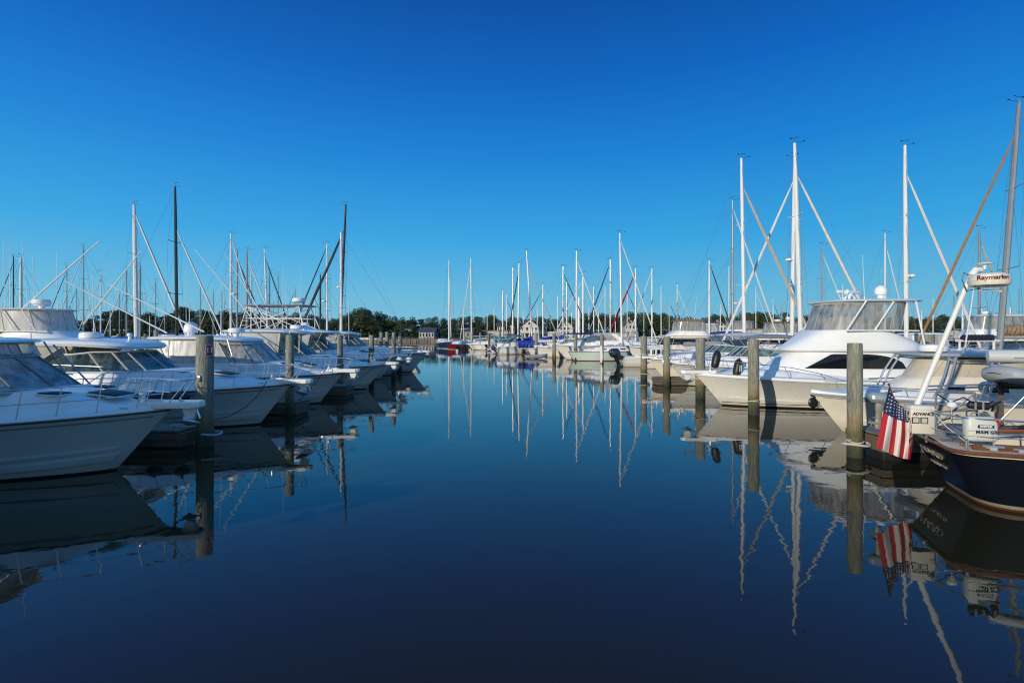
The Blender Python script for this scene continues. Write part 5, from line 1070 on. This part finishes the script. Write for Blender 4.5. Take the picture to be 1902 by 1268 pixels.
def rline(label, pts, m=roped, r=.012, name='mooring_line'):
    a = Vector((X(pts[0][0], pts[0][2]), pts[0][2], Z(pts[0][1], pts[0][2]))); t = thing(name, label, 'rope', a); mb = MB()
    mb.tube([Vector((X(q[0], q[2]), q[2], Z(q[1], q[2]))) - a for q in pts], r, 5); mb.build('line', m, t); return t
rline('dark mooring line sagging from the second left bow down to the number 11 piling', [(495, 709, 16.2), (478, 735, 15.6), (455, 757, 15.0), (425, 773, 14.5), (396, 779, 14.2)])
rline('dark mooring line from the third left bow past the second piling', [(603, 687, 21.5), (590, 705, 20.6), (570, 730, 19.8), (548, 750, 19.2)]); rline('dark line looped round the second left piling to the bow rail', [(546, 672, 18.9), (538, 686, 18.6), (531, 702, 18.6)])
rline('dark mooring line along the fourth left hull', [(700, 678, 27), (672, 700, 26.4), (640, 718, 26.0)])
rline('pale mooring line from the large yacht bow to the orange footed piling', [(1296, 706, 21), (1302, 722, 22), (1304, 735, 22.6)], rope)

# ------------------------------------------------------------------ docks
dock('grey finger dock end beside the number 11 piling, between the two nearest left boats', -24, X(362, 13.9), 13.35, 14.45, .46)
dock('finger dock between the second and third left cruisers', -24, X(560, 19.3), 18.8, 19.9, .46)
dock('finger dock beyond the third left cruiser', -24, X(650, 25.2), 24.6, 25.8, .46)
dock('long main dock behind the left row of cruisers', -27.5, -24.1, 9, 75, .46)
dock('wooden finger dock with white edging under the flag, right foreground', X(1607, 12.6), 26, 12.0, 13.25, .62)
dock('finger dock behind the large convertible yacht', X(1470, 25), 40, 24.4, 25.6, .5); dock('far right main dock with boats on both sides', 30, 33, 26, 90, .5)
dock('low dock end beneath the pale bow at the middle right', X(1215, 30), 30, 29.4, 30.4, .45)
dock('dock walkway seen between the centre sailboats', 2, 60, 69.5, 71, .5)
cl_ = thing('dock_cleat', 'white cleat with rope on the dock end by the number 11 piling', 'cleat', (X(330, 13.8), 13.8, .46)); mb = MB(); cleat(mb, 0, 0, 0, .2, 1.5); mb.tube([(-.2, 0, .03), (0, .1, .06), (.15, -.05, .03), (.4, .1, .02)], .02, 5); mb.build('cleat_body', rope, cl_)
# inflatable dinghy on the dock
dg = thing('inflatable_dinghy', 'grey inflatable dinghy on a dock rack at the right edge', 'dinghy', (X(1850, 12.7), 12.7, Z(703, 12.7)), 0); mb = MB()
mb.tube([(3.0, .55, .06), (2.0, .58, .03), (1.0, .58, .0), (.45, .5, .04), (.16, .3, .10), (.08, 0, .14), (.16, -.3, .10), (.45, -.5, .04), (1.0, -.58, .0), (2.0, -.58, .03), (3.0, -.55, .06)], [.12] + [.2] * 9 + [.12], 14); mb.build('inflatable_tube', tube_g, dg)
mb = MB(); mb.tube([(3.0, -.76, .06), (2.0, -.79, .03), (1.0, -.78, .0), (.35, -.62, .05), (.0, -.33, .11), (-.12, 0, .15), (.0, .33, .11)], .014, 5); mb.build('rub_strake', blk, dg)
mb = MB(); mb.loft([[(.2, 0, -.02), (.2, 0, -.05)], [(.6, -.4, -.1), (.6, .4, -.1)], [(3, -.5, -.12), (3, .5, -.12)]]); mb.build('dinghy_floor', canvg, dg)
rk = thing('dinghy_rack', 'dark timber rack holding the inflatable dinghy on the dock', 'rack', (X(1850, 12.7) + 1.6, 12.7, .62)); mb = MB()
zz = Z(703, 12.7) - .62 - .16
for x in (-1, .2, 1.2):
    for y in (-.5, .5): mb.box((x, y, zz / 2), (.08, .08, zz))
    mb.box((x, 0, zz), (.08, 1.2, .08))
for y in (-.5, .5): mb.box((.1, y, zz - .1), (2.4, .07, .1))
mb.build('rack_frame', dockf, rk, smoothing=False)

# ------------------------------------------------------------------ sailboats
navym = [navyd, boot, bluebot, navyd]; redm = [redh, boot, redbot, redh]; pale = [gelg, boot, blkbot, gelg]; wb = [hullw, hullw, bluebot, hullw]; wr = [hullw, hullw, redbot, hullw]; grm = [gelgrey, boot, blkbot, gelgrey]
sb = sailboat
# left side
sb('sailboat with thick stubby looking white mast at the far left edge', 39, d=50, ytop=478, dirn=-1, mast_r=.13, furl=None, instr=True, hullm=wb)
sb('sailboat with thin dark mast second from the left edge', 25, d=72, ytop=475, dirn=-1, mastm=spruce, furl=sailb, hullm=grm, stay=False)
sb('sailboat with slim grey mast behind the long crossing outriggers', 155, d=66, ytop=457, dirn=-1, mastm=alug, furl=sailw, hullm=wr, spreaders=2)
sb('sailboat with short grey mast and dark furled jib leaning left', 124, d=76, ytop=492, dirn=-1, mastm=alug, furl=sailb, hullm=wb)
sb('sailboat with slim white mast just left of the number two cruiser top', 187, d=68, ytop=505, dirn=-1, mastm=alu, furl=sailw, hullm=wb, rake=0)
sb('sailboat with slender mast and low jib leaning left before the pine trees', 235, d=62, ytop=500, dirn=-1, mastm=alug, furl=sailw, hullm=wr, jf=.3)
sb('sailboat with tall thick white mast and blue bundle at its foot, left side', 254.5, d=43, ytop=381, dirn=1, mast_r=.17, furl=sailw, jf=.34, hullm=wb, cover=canvb, cover_len=.2, fz=.96, rake=R(1))
sb('sailboat with mast hidden close behind the tall thick white mast', 260, d=60, ytop=493, dirn=-1, mastm=alug, furl=None, hullm=wr, mast_r=.11)
sb('sailboat with thin short mast beside the satellite dome', 289, d=64, ytop=522, dirn=1, mastm=alug, furl=None, hullm=wb, mast_r=.07)
sb('sailboat with very tall dark varnished mast and white furled jib, left side', 329.5, d=40, ytop=347, dirn=1, mastm=spruce, mast_r=.12, furl=sailw, jf=.29, fz=.78, hullm=navym, rake=R(.7), fr=.08)
sb('sailboat with white mast carrying a small radar, right of the dark tall mast', 429, d=50, ytop=434, dirn=1, furl=sailw, radar=.53, hullm=wb, mast_r=.12, jf=.26, fz=.97)
sb('sailboat with grey mast close beside the radar carrying mast', 440.5, d=62, ytop=466, dirn=1, mastm=alug, furl=saild, hullm=grm, mast_r=.12)
sb('sailboat with bare grey mast before the tower boat', 458.5, d=58, ytop=464, dirn=1, mastm=alug, furl=sailw, hullm=wr, mast_r=.12)
sb('sailboat with short bare pale mast before the tower boat', 466.5, d=74, ytop=504, dirn=1, furl=None, hullm=wb, mast_r=.1)
sb('sailboat with pale mast leaning left above the tower boat', 499, d=60, ytop=462, dirn=1, furl=saild, hullm=wb, mast_r=.11, rake=R(2.2), jf=.25)
sb('sailboat with thin grey mast just right of the leaning pale mast', 500.5, d=76, ytop=503, dirn=1, mastm=alug, furl=None, hullm=wb)
sb('sailboat with small grey mast between the whip antennas', 516.5, d=80, ytop=509, dirn=-1, mastm=alug, furl=None, hullm=wr)
sb('sailboat with white mast and dark furled jib running down to the tower roof', 607.5, d=58, ytop=453, dirn=-1, furl=saild, jf=.36, hullm=wb, mast_r=.12, radar=.5, fz=.98)
sb('sailboat with short dark mast left of the tall wooden one', 595, d=66, ytop=510, dirn=-1, mastm=spruce, furl=saild, hullm=navym, mast_r=.12)
sb('sailboat with tallest dark wooden mast and hooked masthead, end of the left row', 629, d=53, ytop=380, dirn=-1, mastm=spruce, furl=saild, jf=.30, hullm=navym, mast_r=.15, rake=R(2.6), fz=.85, fr=.09, radar=.47)
sb('sailboat with white mast standing directly before the tall dark wooden mast', 633.5, d=52, ytop=432, dirn=-1, furl=saild, jf=.38, hullm=wb, mast_r=.15, fz=.95, instr=False)
# centre
sb('blue hulled sailboat with white boot stripe, moored beside the red one', 834, d=99, ytop=483, dirn=1, furl=sailw, jf=.10, hullm=[navyd, boot, boot, navyd], L=10.5, rzoff=R(-70), boom=False, instr=False, mast_r=.15, fz=.88, zb=1.4, dodger=canvw)
sb('red hulled sailboat touching the blue one', 861, d=99, ytop=560, dirn=1, furl=None, hullm=[redh, boot, redbot, redh], L=9, rzoff=R(72), boom=False, instr=False, mast_r=.05, zb=1.3)
sb('white sailboat with tapering white sail bundle and raised boom, left of centre', 876, d=110, ytop=480, dirn=-1, furl=sailw, jf=.17, hullm=wb, L=8, zb=.95, rzoff=R(-35), instr=False, mast_r=.15, rake=R(-.6), fz=.95)
sb('sailboat with short bare mast before the grey roofed cottage', 934, d=112, ytop=540, dirn=-1, mastm=alug, furl=None, hullm=wb, mast_r=.14)
sb('sailboat with brownish mast and teal sail cover', 953, d=92, ytop=497, dirn=1, mastm=alug, furl=None, hullm=wb, cover=canvt, mast_r=.15, cover_len=.22, bz=1.9, ch=1.6)
sb('sailboat with white mast, dark jib to its left and blue cloth at the foot', 961.5, d=84, ytop=489, dirn=-1, furl=saild, hullm=wb, cover=canvb, cover_len=.05, jf=.12, mast_r=.14, rake=R(1))
sb('sailboat with left leaning white mast and long royal blue sail cover', 990, d=76, ytop=466, dirn=1, furl=sailt, hullm=[hullw, hullw, bluebot, hullw], cover=canvb, jf=.27, rake=R(3.6), mast_r=.13, fz=.87, cover_len=.36, bz=1.6, ch=1.9)
sb('sailboat with thin pale mast and dark blue jib leaning left, right of the blue cover', 1008.5, d=95, ytop=528, dirn=-1, furl=sailb, hullm=wb, jf=.45, mast_r=.13)
sb('sailboat with grey mast and navy furled jib before the white three storey house', 1046, d=80, ytop=495, dirn=1, mastm=alug, furl=sailb, hullm=wb, jf=.36, cover=canvb, cover_len=.26, mast_r=.13, bz=2.0, ch=1.5)
sb('sailboat with thin grey mast behind the gabled white house mast', 1053, d=98, ytop=520, dirn=1, mastm=alug, furl=None, hullm=wr, mast_r=.14)
sb('sailboat with tall white mast and white jib falling right, centre right', 1071, wy=660, ytop=466, dirn=1, furl=sailw, hullm=wb, jf=.30, mast_r=.14, cover=canvw, cover_len=.40, fz=.93, bz=1.7, ch=1.3)
sb('sailboat with white mast and faint jib leaning left, behind the tall white mast', 1083, d=80, ytop=508, dirn=-1, furl=sailw, hullm=wr, jf=.42, mast_r=.14)
sb('sailboat with short thick white wrapped mast', 1075.5, d=92, ytop=552, dirn=1, furl=None, hullm=wb, mast_r=.26, instr=False, boom=False)
sb('sailboat with bare mast topped by a small vane at centre right', 1103, d=104, ytop=532, dirn=1, furl=None, mastm=alug, hullm=wb, mast_r=.13)
sb('sailboat with brown grey mast and long navy jib leaning left', 1133.5, d=76, ytop=482, dirn=-1, mastm=alug, furl=sailb, hullm=navym, jf=.31, mast_r=.14, fz=.97)
sb('pale green sailboat with tall white mast and grey covered boom, centre right', 1155.5, wy=669.5, ytop=433, dirn=1, furl=sailw, hullm=pale, jf=.29, cover=canvg, mast_r=.11, L=10.2, cover_len=.32, fz=.955, rake=R(1), bz=1.25, ch=1.2)
sb('sailboat with white mast and bright red furled jib leaning left', 1180.5, d=78, ytop=498, dirn=-1, furl=sailr, hullm=wb, jf=.36, mast_r=.13, fr=.14, fz=.95)
sb('sailboat with pale mast and white jib leaning left above the trawler', 1211, d=84, ytop=498, dirn=-1, furl=sailw, hullm=wb, jf=.30, mast_r=.13, fz=.98)
sb('sailboat with short thin mast behind the arch cruiser', 1258, d=90, ytop=528, dirn=1, furl=sailw, hullm=wb, mast_r=.11)
sb('sailboat with pale mast and black furled jib, middle right', 1317.5, d=66, ytop=484, dirn=1, furl=saild, hullm=wb, jf=.29, mast_r=.12, fz=.98)
sb('sailboat with dark topped steel mast and two pairs of spreaders', 1360.5, d=52, ytop=372, dirn=1, mastm=alug, furl=sailw, hullm=grm, jf=.30, mast_r=.12, radar=.36, fz=.96, spr_rot=.3)
sb('sailboat with thin mast between the dark topped mast and the thick white one', 1354, d=86, ytop=494, dirn=-1, furl=None, hullm=wb)
# right
sb('sailboat with tall white mast and tan ringed furled jib, grey covered boom', 1384, wy=699, ytop=294, dirn=1, furl=sailt, hullm=[hullg, boot, blkbot, hullg], jf=.34, cover=canvg, mast_r=.125, rake=R(1), fz=.88, fr=.11, cover_len=.28, L=11, bz=2.0, ch=1.3)
sb('sailboat with tallest thick white mast, white jib running down to the yacht radar', 1490, wy=716, ytop=266, dirn=1, furl=sailw, hullm=wb, jf=.36, mast_r=.125, rake=R(1.8), fz=.88, cover=canvtan, cover_len=.05, hull=False, fr=.085, boom=False)
sb('sailboat with white mast close behind the tallest one, jib leaning left', 1470, d=38, ytop=292, dirn=-1, furl=sailw, hullm=wb, jf=.34, mast_r=.15, fz=.90, radar=.52, rake=R(.9), fr=.10, cover=canvtan, cover_len=.2)
sb('sailboat with slim mast left of the yacht hardtop', 1527, d=64, ytop=455, dirn=1, furl=sailw, mastm=alug, hullm=wb, mast_r=.10)
sb('sailboat with short pale mast above the yacht hardtop', 1644, d=58, ytop=433, dirn=1, furl=sailw, hullm=wb, mast_r=.09, jf=.2)
sb('sailboat with tall white mast and radar, behind the yacht hardtop', 1684, d=32, ytop=270, dirn=1, furl=sailw, hullm=wb, jf=.33, mast_r=.13, radar=.44, rake=R(.4), fz=.89, fr=.09, spr_rot=.35)
sb('sailboat with heavy grey mast raked right and orange tan furled jib, right edge', 1850, d=27, ytop=190, dirn=-1, mastm=alug, furl=canvtanl, hullm=wb, jf=.30, mast_r=.145, rake=R(4.6), fz=.90, fr=.075, cover=canvn, cover_len=.36, radar=None, spr_rot=.3, boom=False)
sb('sailboat with thin dark mast behind the radar pole', 1819, d=48, ytop=425, dirn=1, mastm=alug, furl=sailt, hullm=wb, mast_r=.12, jf=.3, radar=.35)
sb('sailboat with short white mast at the right behind the radar pole', 1788, d=66, ytop=571, dirn=1, furl=None, hullm=wb, mast_r=.12, instr=False, spreaders=1)
sb('sailboat with short white mast and slack jib, second from the right edge', 1823, d=64, ytop=573, dirn=1, furl=sailw, hullm=wr, mast_r=.12, instr=False, jf=.5, spreaders=1)
sb('sailboat with tan bundled sail cover at the right edge', 1876.5, d=60, ytop=571, dirn=1, furl=sailw, hullm=wb, mast_r=.12, instr=False, jf=.6, spreaders=1, cover=None)
random.seed(21)
for px_ in (10, 52, 85, 142, 205, 222, 278, 306, 352, 372, 396, 412, 476, 508, 548, 571, 585, 648, 905, 918, 941, 972, 998, 1022, 1036, 1062, 1094, 1112, 1124, 1143, 1165, 1196, 1228, 1243, 1276, 1294, 1338, 1404, 1436, 1452, 1545, 1602, 1660, 1712, 1733, 1772, 1804, 1862, 1893):
    d_ = random.uniform(126, 162); sb('far small sailboat with thin bare mast rising behind the nearer boats', px_, d=d_, ytop=random.uniform(528, 588), dirn=random.choice((1, -1)), mastm=random.choice([alu, alug, alug]), furl=random.choice([None, None, sailw, sailb]), hullm=[wb, wr, navym, grm][int(px_) % 4], mast_r=.12, instr=False, spreaders=1, boom=random.random() < .6, cover=random.choice([canvb, canvw, canvn, canvg]), group='far bare masts behind the nearer boats', L=8, bz=1.8, ch=1.2)
# big tan sail bundle on a boom, and a navy one
def bundle(label, px0, px1, py, d_, r, m, name='sail_bundle'):
    t = thing(name, label, 'sail cover', (X(px0, d_), d_, Z(py, d_))); ln_ = X(px1, d_) - X(px0, d_); mb = MB(); n_ = 26
    rows = [[(ln_ * k / n_, r * (.9 + .12 * math.sin(k * 1.7 + j)) * math.cos(2 * math.pi * j / 12) * (.35 if k in (0, n_) else 1), r * (.95 + .14 * math.sin(k * 2.1 + j * 1.4)) * math.sin(2 * math.pi * j / 12) * (.35 if k in (0, n_) else 1)) for j in range(12)] for k in range(n_ + 1)]
    mb.loft(rows, True, 0, True); mb.build('bundled_sail', m, t); mb = MB(); mb.tube([(-.3, 0, -r), (ln_ + .3, 0, -r)], .06, 6); mb.build('boom', alu, t); mb = MB(); mb.tube([(ln_, 0, -r), (ln_, 0, -Z(py, d_))], .06, 6); mb.tube([(-.1, 0, -r), (-.1, 0, -Z(py, d_))], .05, 6); mb.build('boom_crutch', alu, t)
    return t
bundle('bright teal sail cover bunched on a boom left of the blue ones', 931, 959, 637, 80, .45, canvt); bundle('long royal blue sail cover drooping over its boom, just left of centre right', 962, 1016, 639, 71, .55, canvb)
bundle('short royal blue sail cover beneath a white boom', 1024, 1043, 643, 69, .45, canvb); bundle('red cloth cover lying over a cockpit behind the white boat', 972, 992, 649, 73.5, .3, red)
bundle('fat tan bundled sail on a boom at the right edge', 1858, 1915, 614, 33, .36, canvtan); bundle('long navy sail cover on a boom left of the heavy grey mast', 1786, 1846, 627, 26.2, .16, canvn)

# ------------------------------------------------------------------ middle and far motor boats
express('express_cruiser', 'white cruiser with blue grey tinted windshield and swept radar arch, centre right', (X(1027, 58), 58, 0), R(180), L=10, B=3.5, zb=1.75, zs=1.3, ws=3.6, wsl=3.0, wh=.9, nohard=True, encl='vinyl', hull_mats=wb, detail=False, trunk=.6, rake=1.6)
t = thing('radar_arch_cover', 'swept cream arch over a dark smoked hood on the centre right cruiser', 'canopy', (X(1118, 58), 58, 0)); bulk(t, 'hood', mat('hood_smoke_vinyl', (.10, .14, .18), .25, var=.4, scale=1.5), [(2.05, -2.6, 1.6, 1.3, 1, 3), (2.5, -1.9, 1.2, 1.2, 1, 3), (2.85, -1.0, .5, .9, 1, 2.5)]); mb = MB(); mb.prism([(.7, 2.95), (1.3, 2.95), (3.1, 1.7), (2.2, 1.7)], -1.5, 1.5, 0, 'y'); mb.build('arch', gel, t)
def mid(label, px_, d_, dirn=-1, **k):
    a = dict(L=8.5, B=2.9, zb=1.3, zs=1.0, ws=3.0, wsl=2.4, wh=.55, nohard=True, encl='glass', hull_mats=wb, detail=False, hatches=False, pulp=.4, rake=1.1, seat=False); a.update(k)
    eng = a.pop('eng', a['L'] < 9); th_, H_ = express('motorboat', label, (X(px_, d_), d_, 0), (0 if dirn > 0 else math.pi) + R(a.pop('yaw', 0)), **a)
    rg_ = random.Random(int(px_ * 7)); Lh = a['L']
    if eng:
        for sy in ((-.35, .35) if rg_.random() < .6 else (0,)): outboard(th_, (-Lh - .02, sy, .75), rg_.choice([0, -.5, -.6, 0]), rg_.uniform(.95, 1.15), rg_.choice([blk, gel, navyd, gelgrey]))
    if a['nohard']:                                  # cockpit gear: console, seats, folded top
        g_ = MB(); g_.box((-Lh * .62, 0, 1.55), (.8, .8, .9), 0, bev=.1); g_.build('console', rg_.choice([gel, gelc, seatw]), th_)
        g_ = MB(); g_.box((-Lh * .82, 0, 1.35), (.6, 1.6, .5), 0, bev=.12); g_.build('stern_seat', rg_.choice([seatw, canvb, red, canvg, canvn]), th_)
        if rg_.random() < .65:
            zt_ = rg_.uniform(2.5, 2.9); top_slab(th_, 'bimini', [rg_.choice([canvb, canvn, canvg, canvw, canvtan])] * 2, zt_, -Lh * .88, -Lh * .5, 1.15, .95, 4, .07, .16)
            for sd in (1, -1): g_ = MB(); g_.tube([(-Lh * .66, sd * 1.15, 1.3), (-Lh * .52, sd * 1.1, zt_)], .025, 5); g_.tube([(-Lh * .66, sd * 1.15, 1.3), (-Lh * .86, sd * 1.1, zt_)], .025, 5); g_.build('bimini_frame', steel, th_)
    return th_
mid('white motorboat with outboards pointing left, beside the long blue sail cover', 1003, 74, 1, L=6.2, zb=1.5); mid('small white boat with tilted outboard engines beside the teal cover', 905, 96, -1, L=5, yaw=-40); mid('small white runabout with blue windshield right of the red hull', 884, 103, -1, L=5.5, wh=.9, yaw=50)
mid('tiny white boat close to the red hulled sailboat', 868, 96.5, -1, L=4.5, zb=.9, zs=.7, B=2, ws=1.8, wsl=1.2)
mid('white cruiser bow pointing left, just right of centre', 997, 64, -1, L=9, zb=1.35, top=(4, 7, 2.9), nohard=True)
mid('small white open boat among the centre pilings', 945, 92, 1, L=5)
mid('long low cream boat with raked bow, middle right', 1203, 33.5, -1, L=9, zb=1.35, zs=1.1, ws=3.6, wsl=2.6, wh=.5, hull_mats=[gelc, gelc, blkbot, gelc]); mid('white motorboat with tall bow rail left of the large yacht bow', 1242, 29.5, -1, L=8.4, zb=1.3, ws=3.4, hull_mats=[hullg, boot, blkbot, hullg], yaw=-2)
mid('far cream motorboat behind the pale green sailboat', 1150, 66, 1, L=8); mid('white sports cruiser with blue canvas behind the thick orange footed piling', 1262, 62, -1, L=10, top=(3.8, 7.5, 3.1), nohard=False, encl='canvas', topm=canvb, toph=.2)
mid('far white cruiser with raised arch behind the sports cruiser', 1243, 78, -1, L=10, zb=1.8, zs=1.5, wh=1.0, trunk=1.0, top=(4, 7.5, 4.4), nohard=False, encl='vinyl')
mid('white cruiser with brown canvas top beyond the grey covered boom', 1330, 72, -1, L=11, zb=1.7, wh=.8, top=(4, 8.5, 3.6), nohard=False, encl='canvas', topm=canvtan)
mid('white motorboat seen through the centre masts', 1092, 88, 1, L=9, top=(4, 7, 3.2), nohard=False, encl='canvas'); mid('far white motorboat left of the red furled jib', 1120, 100, -1, L=9, top=(4, 7, 3.2), nohard=False, encl='canvas', topm=canvg)
mid('far white cabin boat between the two pilings at centre', 1040, 92, -1, L=9, top=(4, 7, 3.1), nohard=False, encl='canvas', topm=canvb); mid('brown canopied boat at the shore, left of the teal cover', 882, 118, -1, L=9, top=(2.5, 8.5, 3.6), nohard=False, encl='canvas', topm=canvtan, toph=.2)
for i, (px_, d_, dr) in enumerate(((1412, 52, -1), (1745, 37, -1), (1772, 47, -1), (1838, 41, 1), (1795, 58, -1), (1880, 45, -1), (1700, 60, 1), (1630, 70, -1), (1560, 66, -1), (1500, 76, 1), (1455, 84, 1), (160, 50, 1), (215, 60, 1), (300, 56, 1), (420, 58, 1), (545, 62, 1), (575, 50, 1))):
    mid(['white cruiser with grey top left of the tan sail wrapped mast', 'white open boat right behind the radar dome of the T top boat', 'small white cruiser below the white yacht cabin', 'white boat in front of the heavy grey mast foot', 'far white boat beneath the row of square club windows', 'white boat below the fat tan sail bundle', 'far white boat behind the yacht flybridge aft end', 'far boat seen through the flybridge curtains', 'far boat seen beneath the yacht enclosure', 'far white boat left of the yacht windshield', 'far white boat behind the tan wrapped mast foot', 'white boat behind the curtained flybridge, far left', 'white boat right of the far left flybridge', 'white boat between the second and third left cruisers', 'white boat behind the third cruiser radar', 'white boat behind the tower boat bow', 'white boat behind the fifth left cabin'][i],
        px_, d_, dr, top=(3.2, 7.0, 2.95), nohard=i % 3 == 1, encl='canvas', topm=[gel, canvg, canvb][i % 3], zb=1.5, yaw=(i * 7) % 9 - 4)

def yacht(label, px_, d_, dirn, L=12, zh=2.7, zfb=3.5, ztop=4.6, bimini=None, dome=True, hm=None, name='motor_yacht', curtains=True):
    rz = 0 if dirn > 0 else math.pi; th = thing(name, label, 'motor yacht', (X(px_, d_), d_, 0), rz); H = Hull(L, 4, 1.6, 1.2, 1.2, boot=.12); H.build(th, hm or wb); H.deck(th, [deckm]); H.rubrail(th, teak, -.05, .04); rail(th, H, .45, .98, .6, .02, 6)
    bulk(th, 'deckhouse', gelc, [(1.2, -L + 2, -3.2, 1.6, .75, 4), (zh - .1, -L + 2.2, -3.9, 1.5, .78, 4), (zh, -L + 1.2, -3.6, 1.7, .78, 4), (zh + .06, -L + 1.2, -3.6, 1.7, .78, 4)])
    panels(th, (1.75, -L + 2.0, -3.38, 1.60, .76, 4), (zh - .2, -L + 2.15, -3.75, 1.54, .78, 4), [-160, -125, -95, -70, -40, -13, 13, 40, 70, 95, 125, 160], darkw, gelc, .05, steps=3)
    bulk(th, 'flybridge', gel, [(zh + .05, -L + 2.2, -4.3, 1.55, .8, 3.5), (zfb, -L + 2.6, -4.9, 1.5, .82, 3.5), (zfb + .05, -L + 2.8, -5.1, 1.4, .82, 3.5)])
    if curtains: panels(th, (zfb + .02, -L + 2.7, -5.0, 1.42, .85, 3.5), (ztop - .05, -L + 2.7, -5.2, 1.4, .88, 3.5), [-165, -120, -80, -40, 0, 40, 80, 120, 165], vinyl, gel, .035, name='curtain', fname='curtain_frame', steps=3)
    top_slab(th, 'flybridge_top', [bimini or gel, bimini or gel], ztop, -L + 2.4, -5.0, 1.55, .9, 3.5, .14, .12)
    if dome: radome(th, (-6.5, 0, ztop + .15), .35, .25); satdome(th, (-7.4, .5, ztop + .15), .25)
    antenna(th, (-7, 1, ztop), (-7.2, 1, ztop + 2.5), .02); return th
yacht('white trawler yacht with brown bimini and clear curtains, behind the small pilothouse', X and 1163, 55, -1, 11, 2.75, 3.2, 4.35, canvtan, False)
yacht('white flybridge yacht low in the water behind the tan ringed jib', 1338, 58, -1, 12, 2.5, 3.0, 4.2, canvtan, True)
yacht('white yacht with windowed flybridge and dark curved side window, right of the big yacht', 1692, 44, -1, 13, 2.6, 3.3, 4.5, None, True)
yacht('far white flybridge yacht behind the blue canvas cruiser', 1292, 84, -1, 12, 2.9, 3.6, 4.9, canvg, False)
sportfish('white sportfishing yacht with canvas curtained flybridge and radar, far left', (X(292, 28.5), 28.5, 0), R(0), canvas=True, open_array=False, name='sportfishing_yacht')
sfl = bpy.data.objects['sportfishing_yacht.001'] if 'sportfishing_yacht.001' in bpy.data.objects else None
radome(sfl, loc(sfl, 77, 566, 28.0), .42, .3, ped=.3); mb = MB(); mb.tube([loc(sfl, 77, 575, 28), loc(sfl, 79, 618, 28)], .07, 8); mb.build('radar_mast', gel, sfl)
pole(sfl, loc(sfl, 0, 610, 28), loc(sfl, 185, 447, 27), .05); pole(sfl, loc(sfl, 155, 602, 28), loc(sfl, 262, 466, 27), .045)
for px_, yt_, yb_ in ((19, 437, 615), (9, 447, 612), (63, 475, 580), (107, 466, 575), (174, 497, 620)): antenna(sfl, loc(sfl, px_, yb_, 28), loc(sfl, px_ - 2, yt_, 28), .022)
# centre console with twin dark outboards
d = 46.5; th = thing('centre_console_boat', 'open white boat with two big dark outboards at its stern, centre right', 'motorboat', (X(1290, d), d, 0), R(0)); H = Hull(6.6, 2.6, 1.15, .85, .8, boot=.06); H.build(th, wb); H.deck(th, [deckm]); H.rubrail(th, gel, -.04, .03)
ob = mat('cowl_navy', (.012, .018, .03), .2, coat=.6)
outboard(th, (-6.65, .42, .88), -.35, 1.35, ob); outboard(th, (-6.65, -.42, .88), -.30, 1.35, ob)
mb = MB(); mb.box((-3.4, 0, 1.3), (.8, .8, 1.0), 0, bev=.1); mb.build('console', gel, th)
# little pilothouse boat
d = 44.0; th = thing('pilothouse_boat', 'tiny white pilothouse workboat with three square windows, between two pilings', 'motorboat', (X(1180, d), d, 0), R(180)); H = Hull(5.6, 2.3, 1.0, .8, .7, boot=.06); H.build(th, wb); H.deck(th, [deckm]); H.rubrail(th, gel, -.04, .03)
x0, x1 = -(X(1205, d) - X(1180, d)), -(X(1233, d) - X(1180, d)); mb = MB(); mb.box(((x0 + x1) / 2, 0, 1.25), (x0 - x1, 1.3, 1.1), 0, bev=.05); mb.build('pilothouse', gel, th); mb = MB(); mb.box(((x0 + x1) / 2, 0, 1.83), (x0 - x1 + .25, 1.5, .07), 0, bev=.03); mb.build('roof', gel, th)
for k in (.18, .5, .82): mb = MB(); mb.box((lerp(x0, x1, k), .66, 1.42), (.24, .03, .36)); mb.build('window', darkw, th)
mb = MB(); mb.box((x0 + .01, 0, 1.42), (.03, .8, .36)); mb.build('front_window', darkw, th)
# small outboards dinghy near centre
for i, (px_, d_, lb) in enumerate(((1000, 61, 'grey inflatable tender with small black outboard near the centre pilings'), (922, 88, 'white inflatable tender beside the teal covered sailboat'))):
    t = thing('inflatable_tender', lb, 'dinghy', (X(px_, d_), d_, .25), R(10)); mb = MB(); mb.tube([(-1.6, .5, 0), (.2, .5, 0), (.8, .25, .1), (.95, 0, .15), (.8, -.25, .1), (.2, -.5, 0), (-1.6, -.5, 0)], .2, 10); mb.build('inflatable_tube', tube_g if i == 0 else gel, t); mb = MB(); mb.box((-.6, 0, -.08), (2, .8, .06)); mb.build('tender_floor', canvg, t); outboard(t, (-1.5, 0, .35), 0, .8)
# duck-like floating buoys of the far water are too small to tell; white mooring ball by the blue hull
t = thing('mooring_ball', 'small white mooring ball floating before the blue and red sailboats', 'buoy', (X(849, 84), 84, .1)); mb = MB(); mb.lathe([(.02, -.3), (.22, -.2), (.3, 0), (.22, .2), (.05, .3), (.03, .4)], (0, 0, 0), 14); mb.build('ball', gel, t)
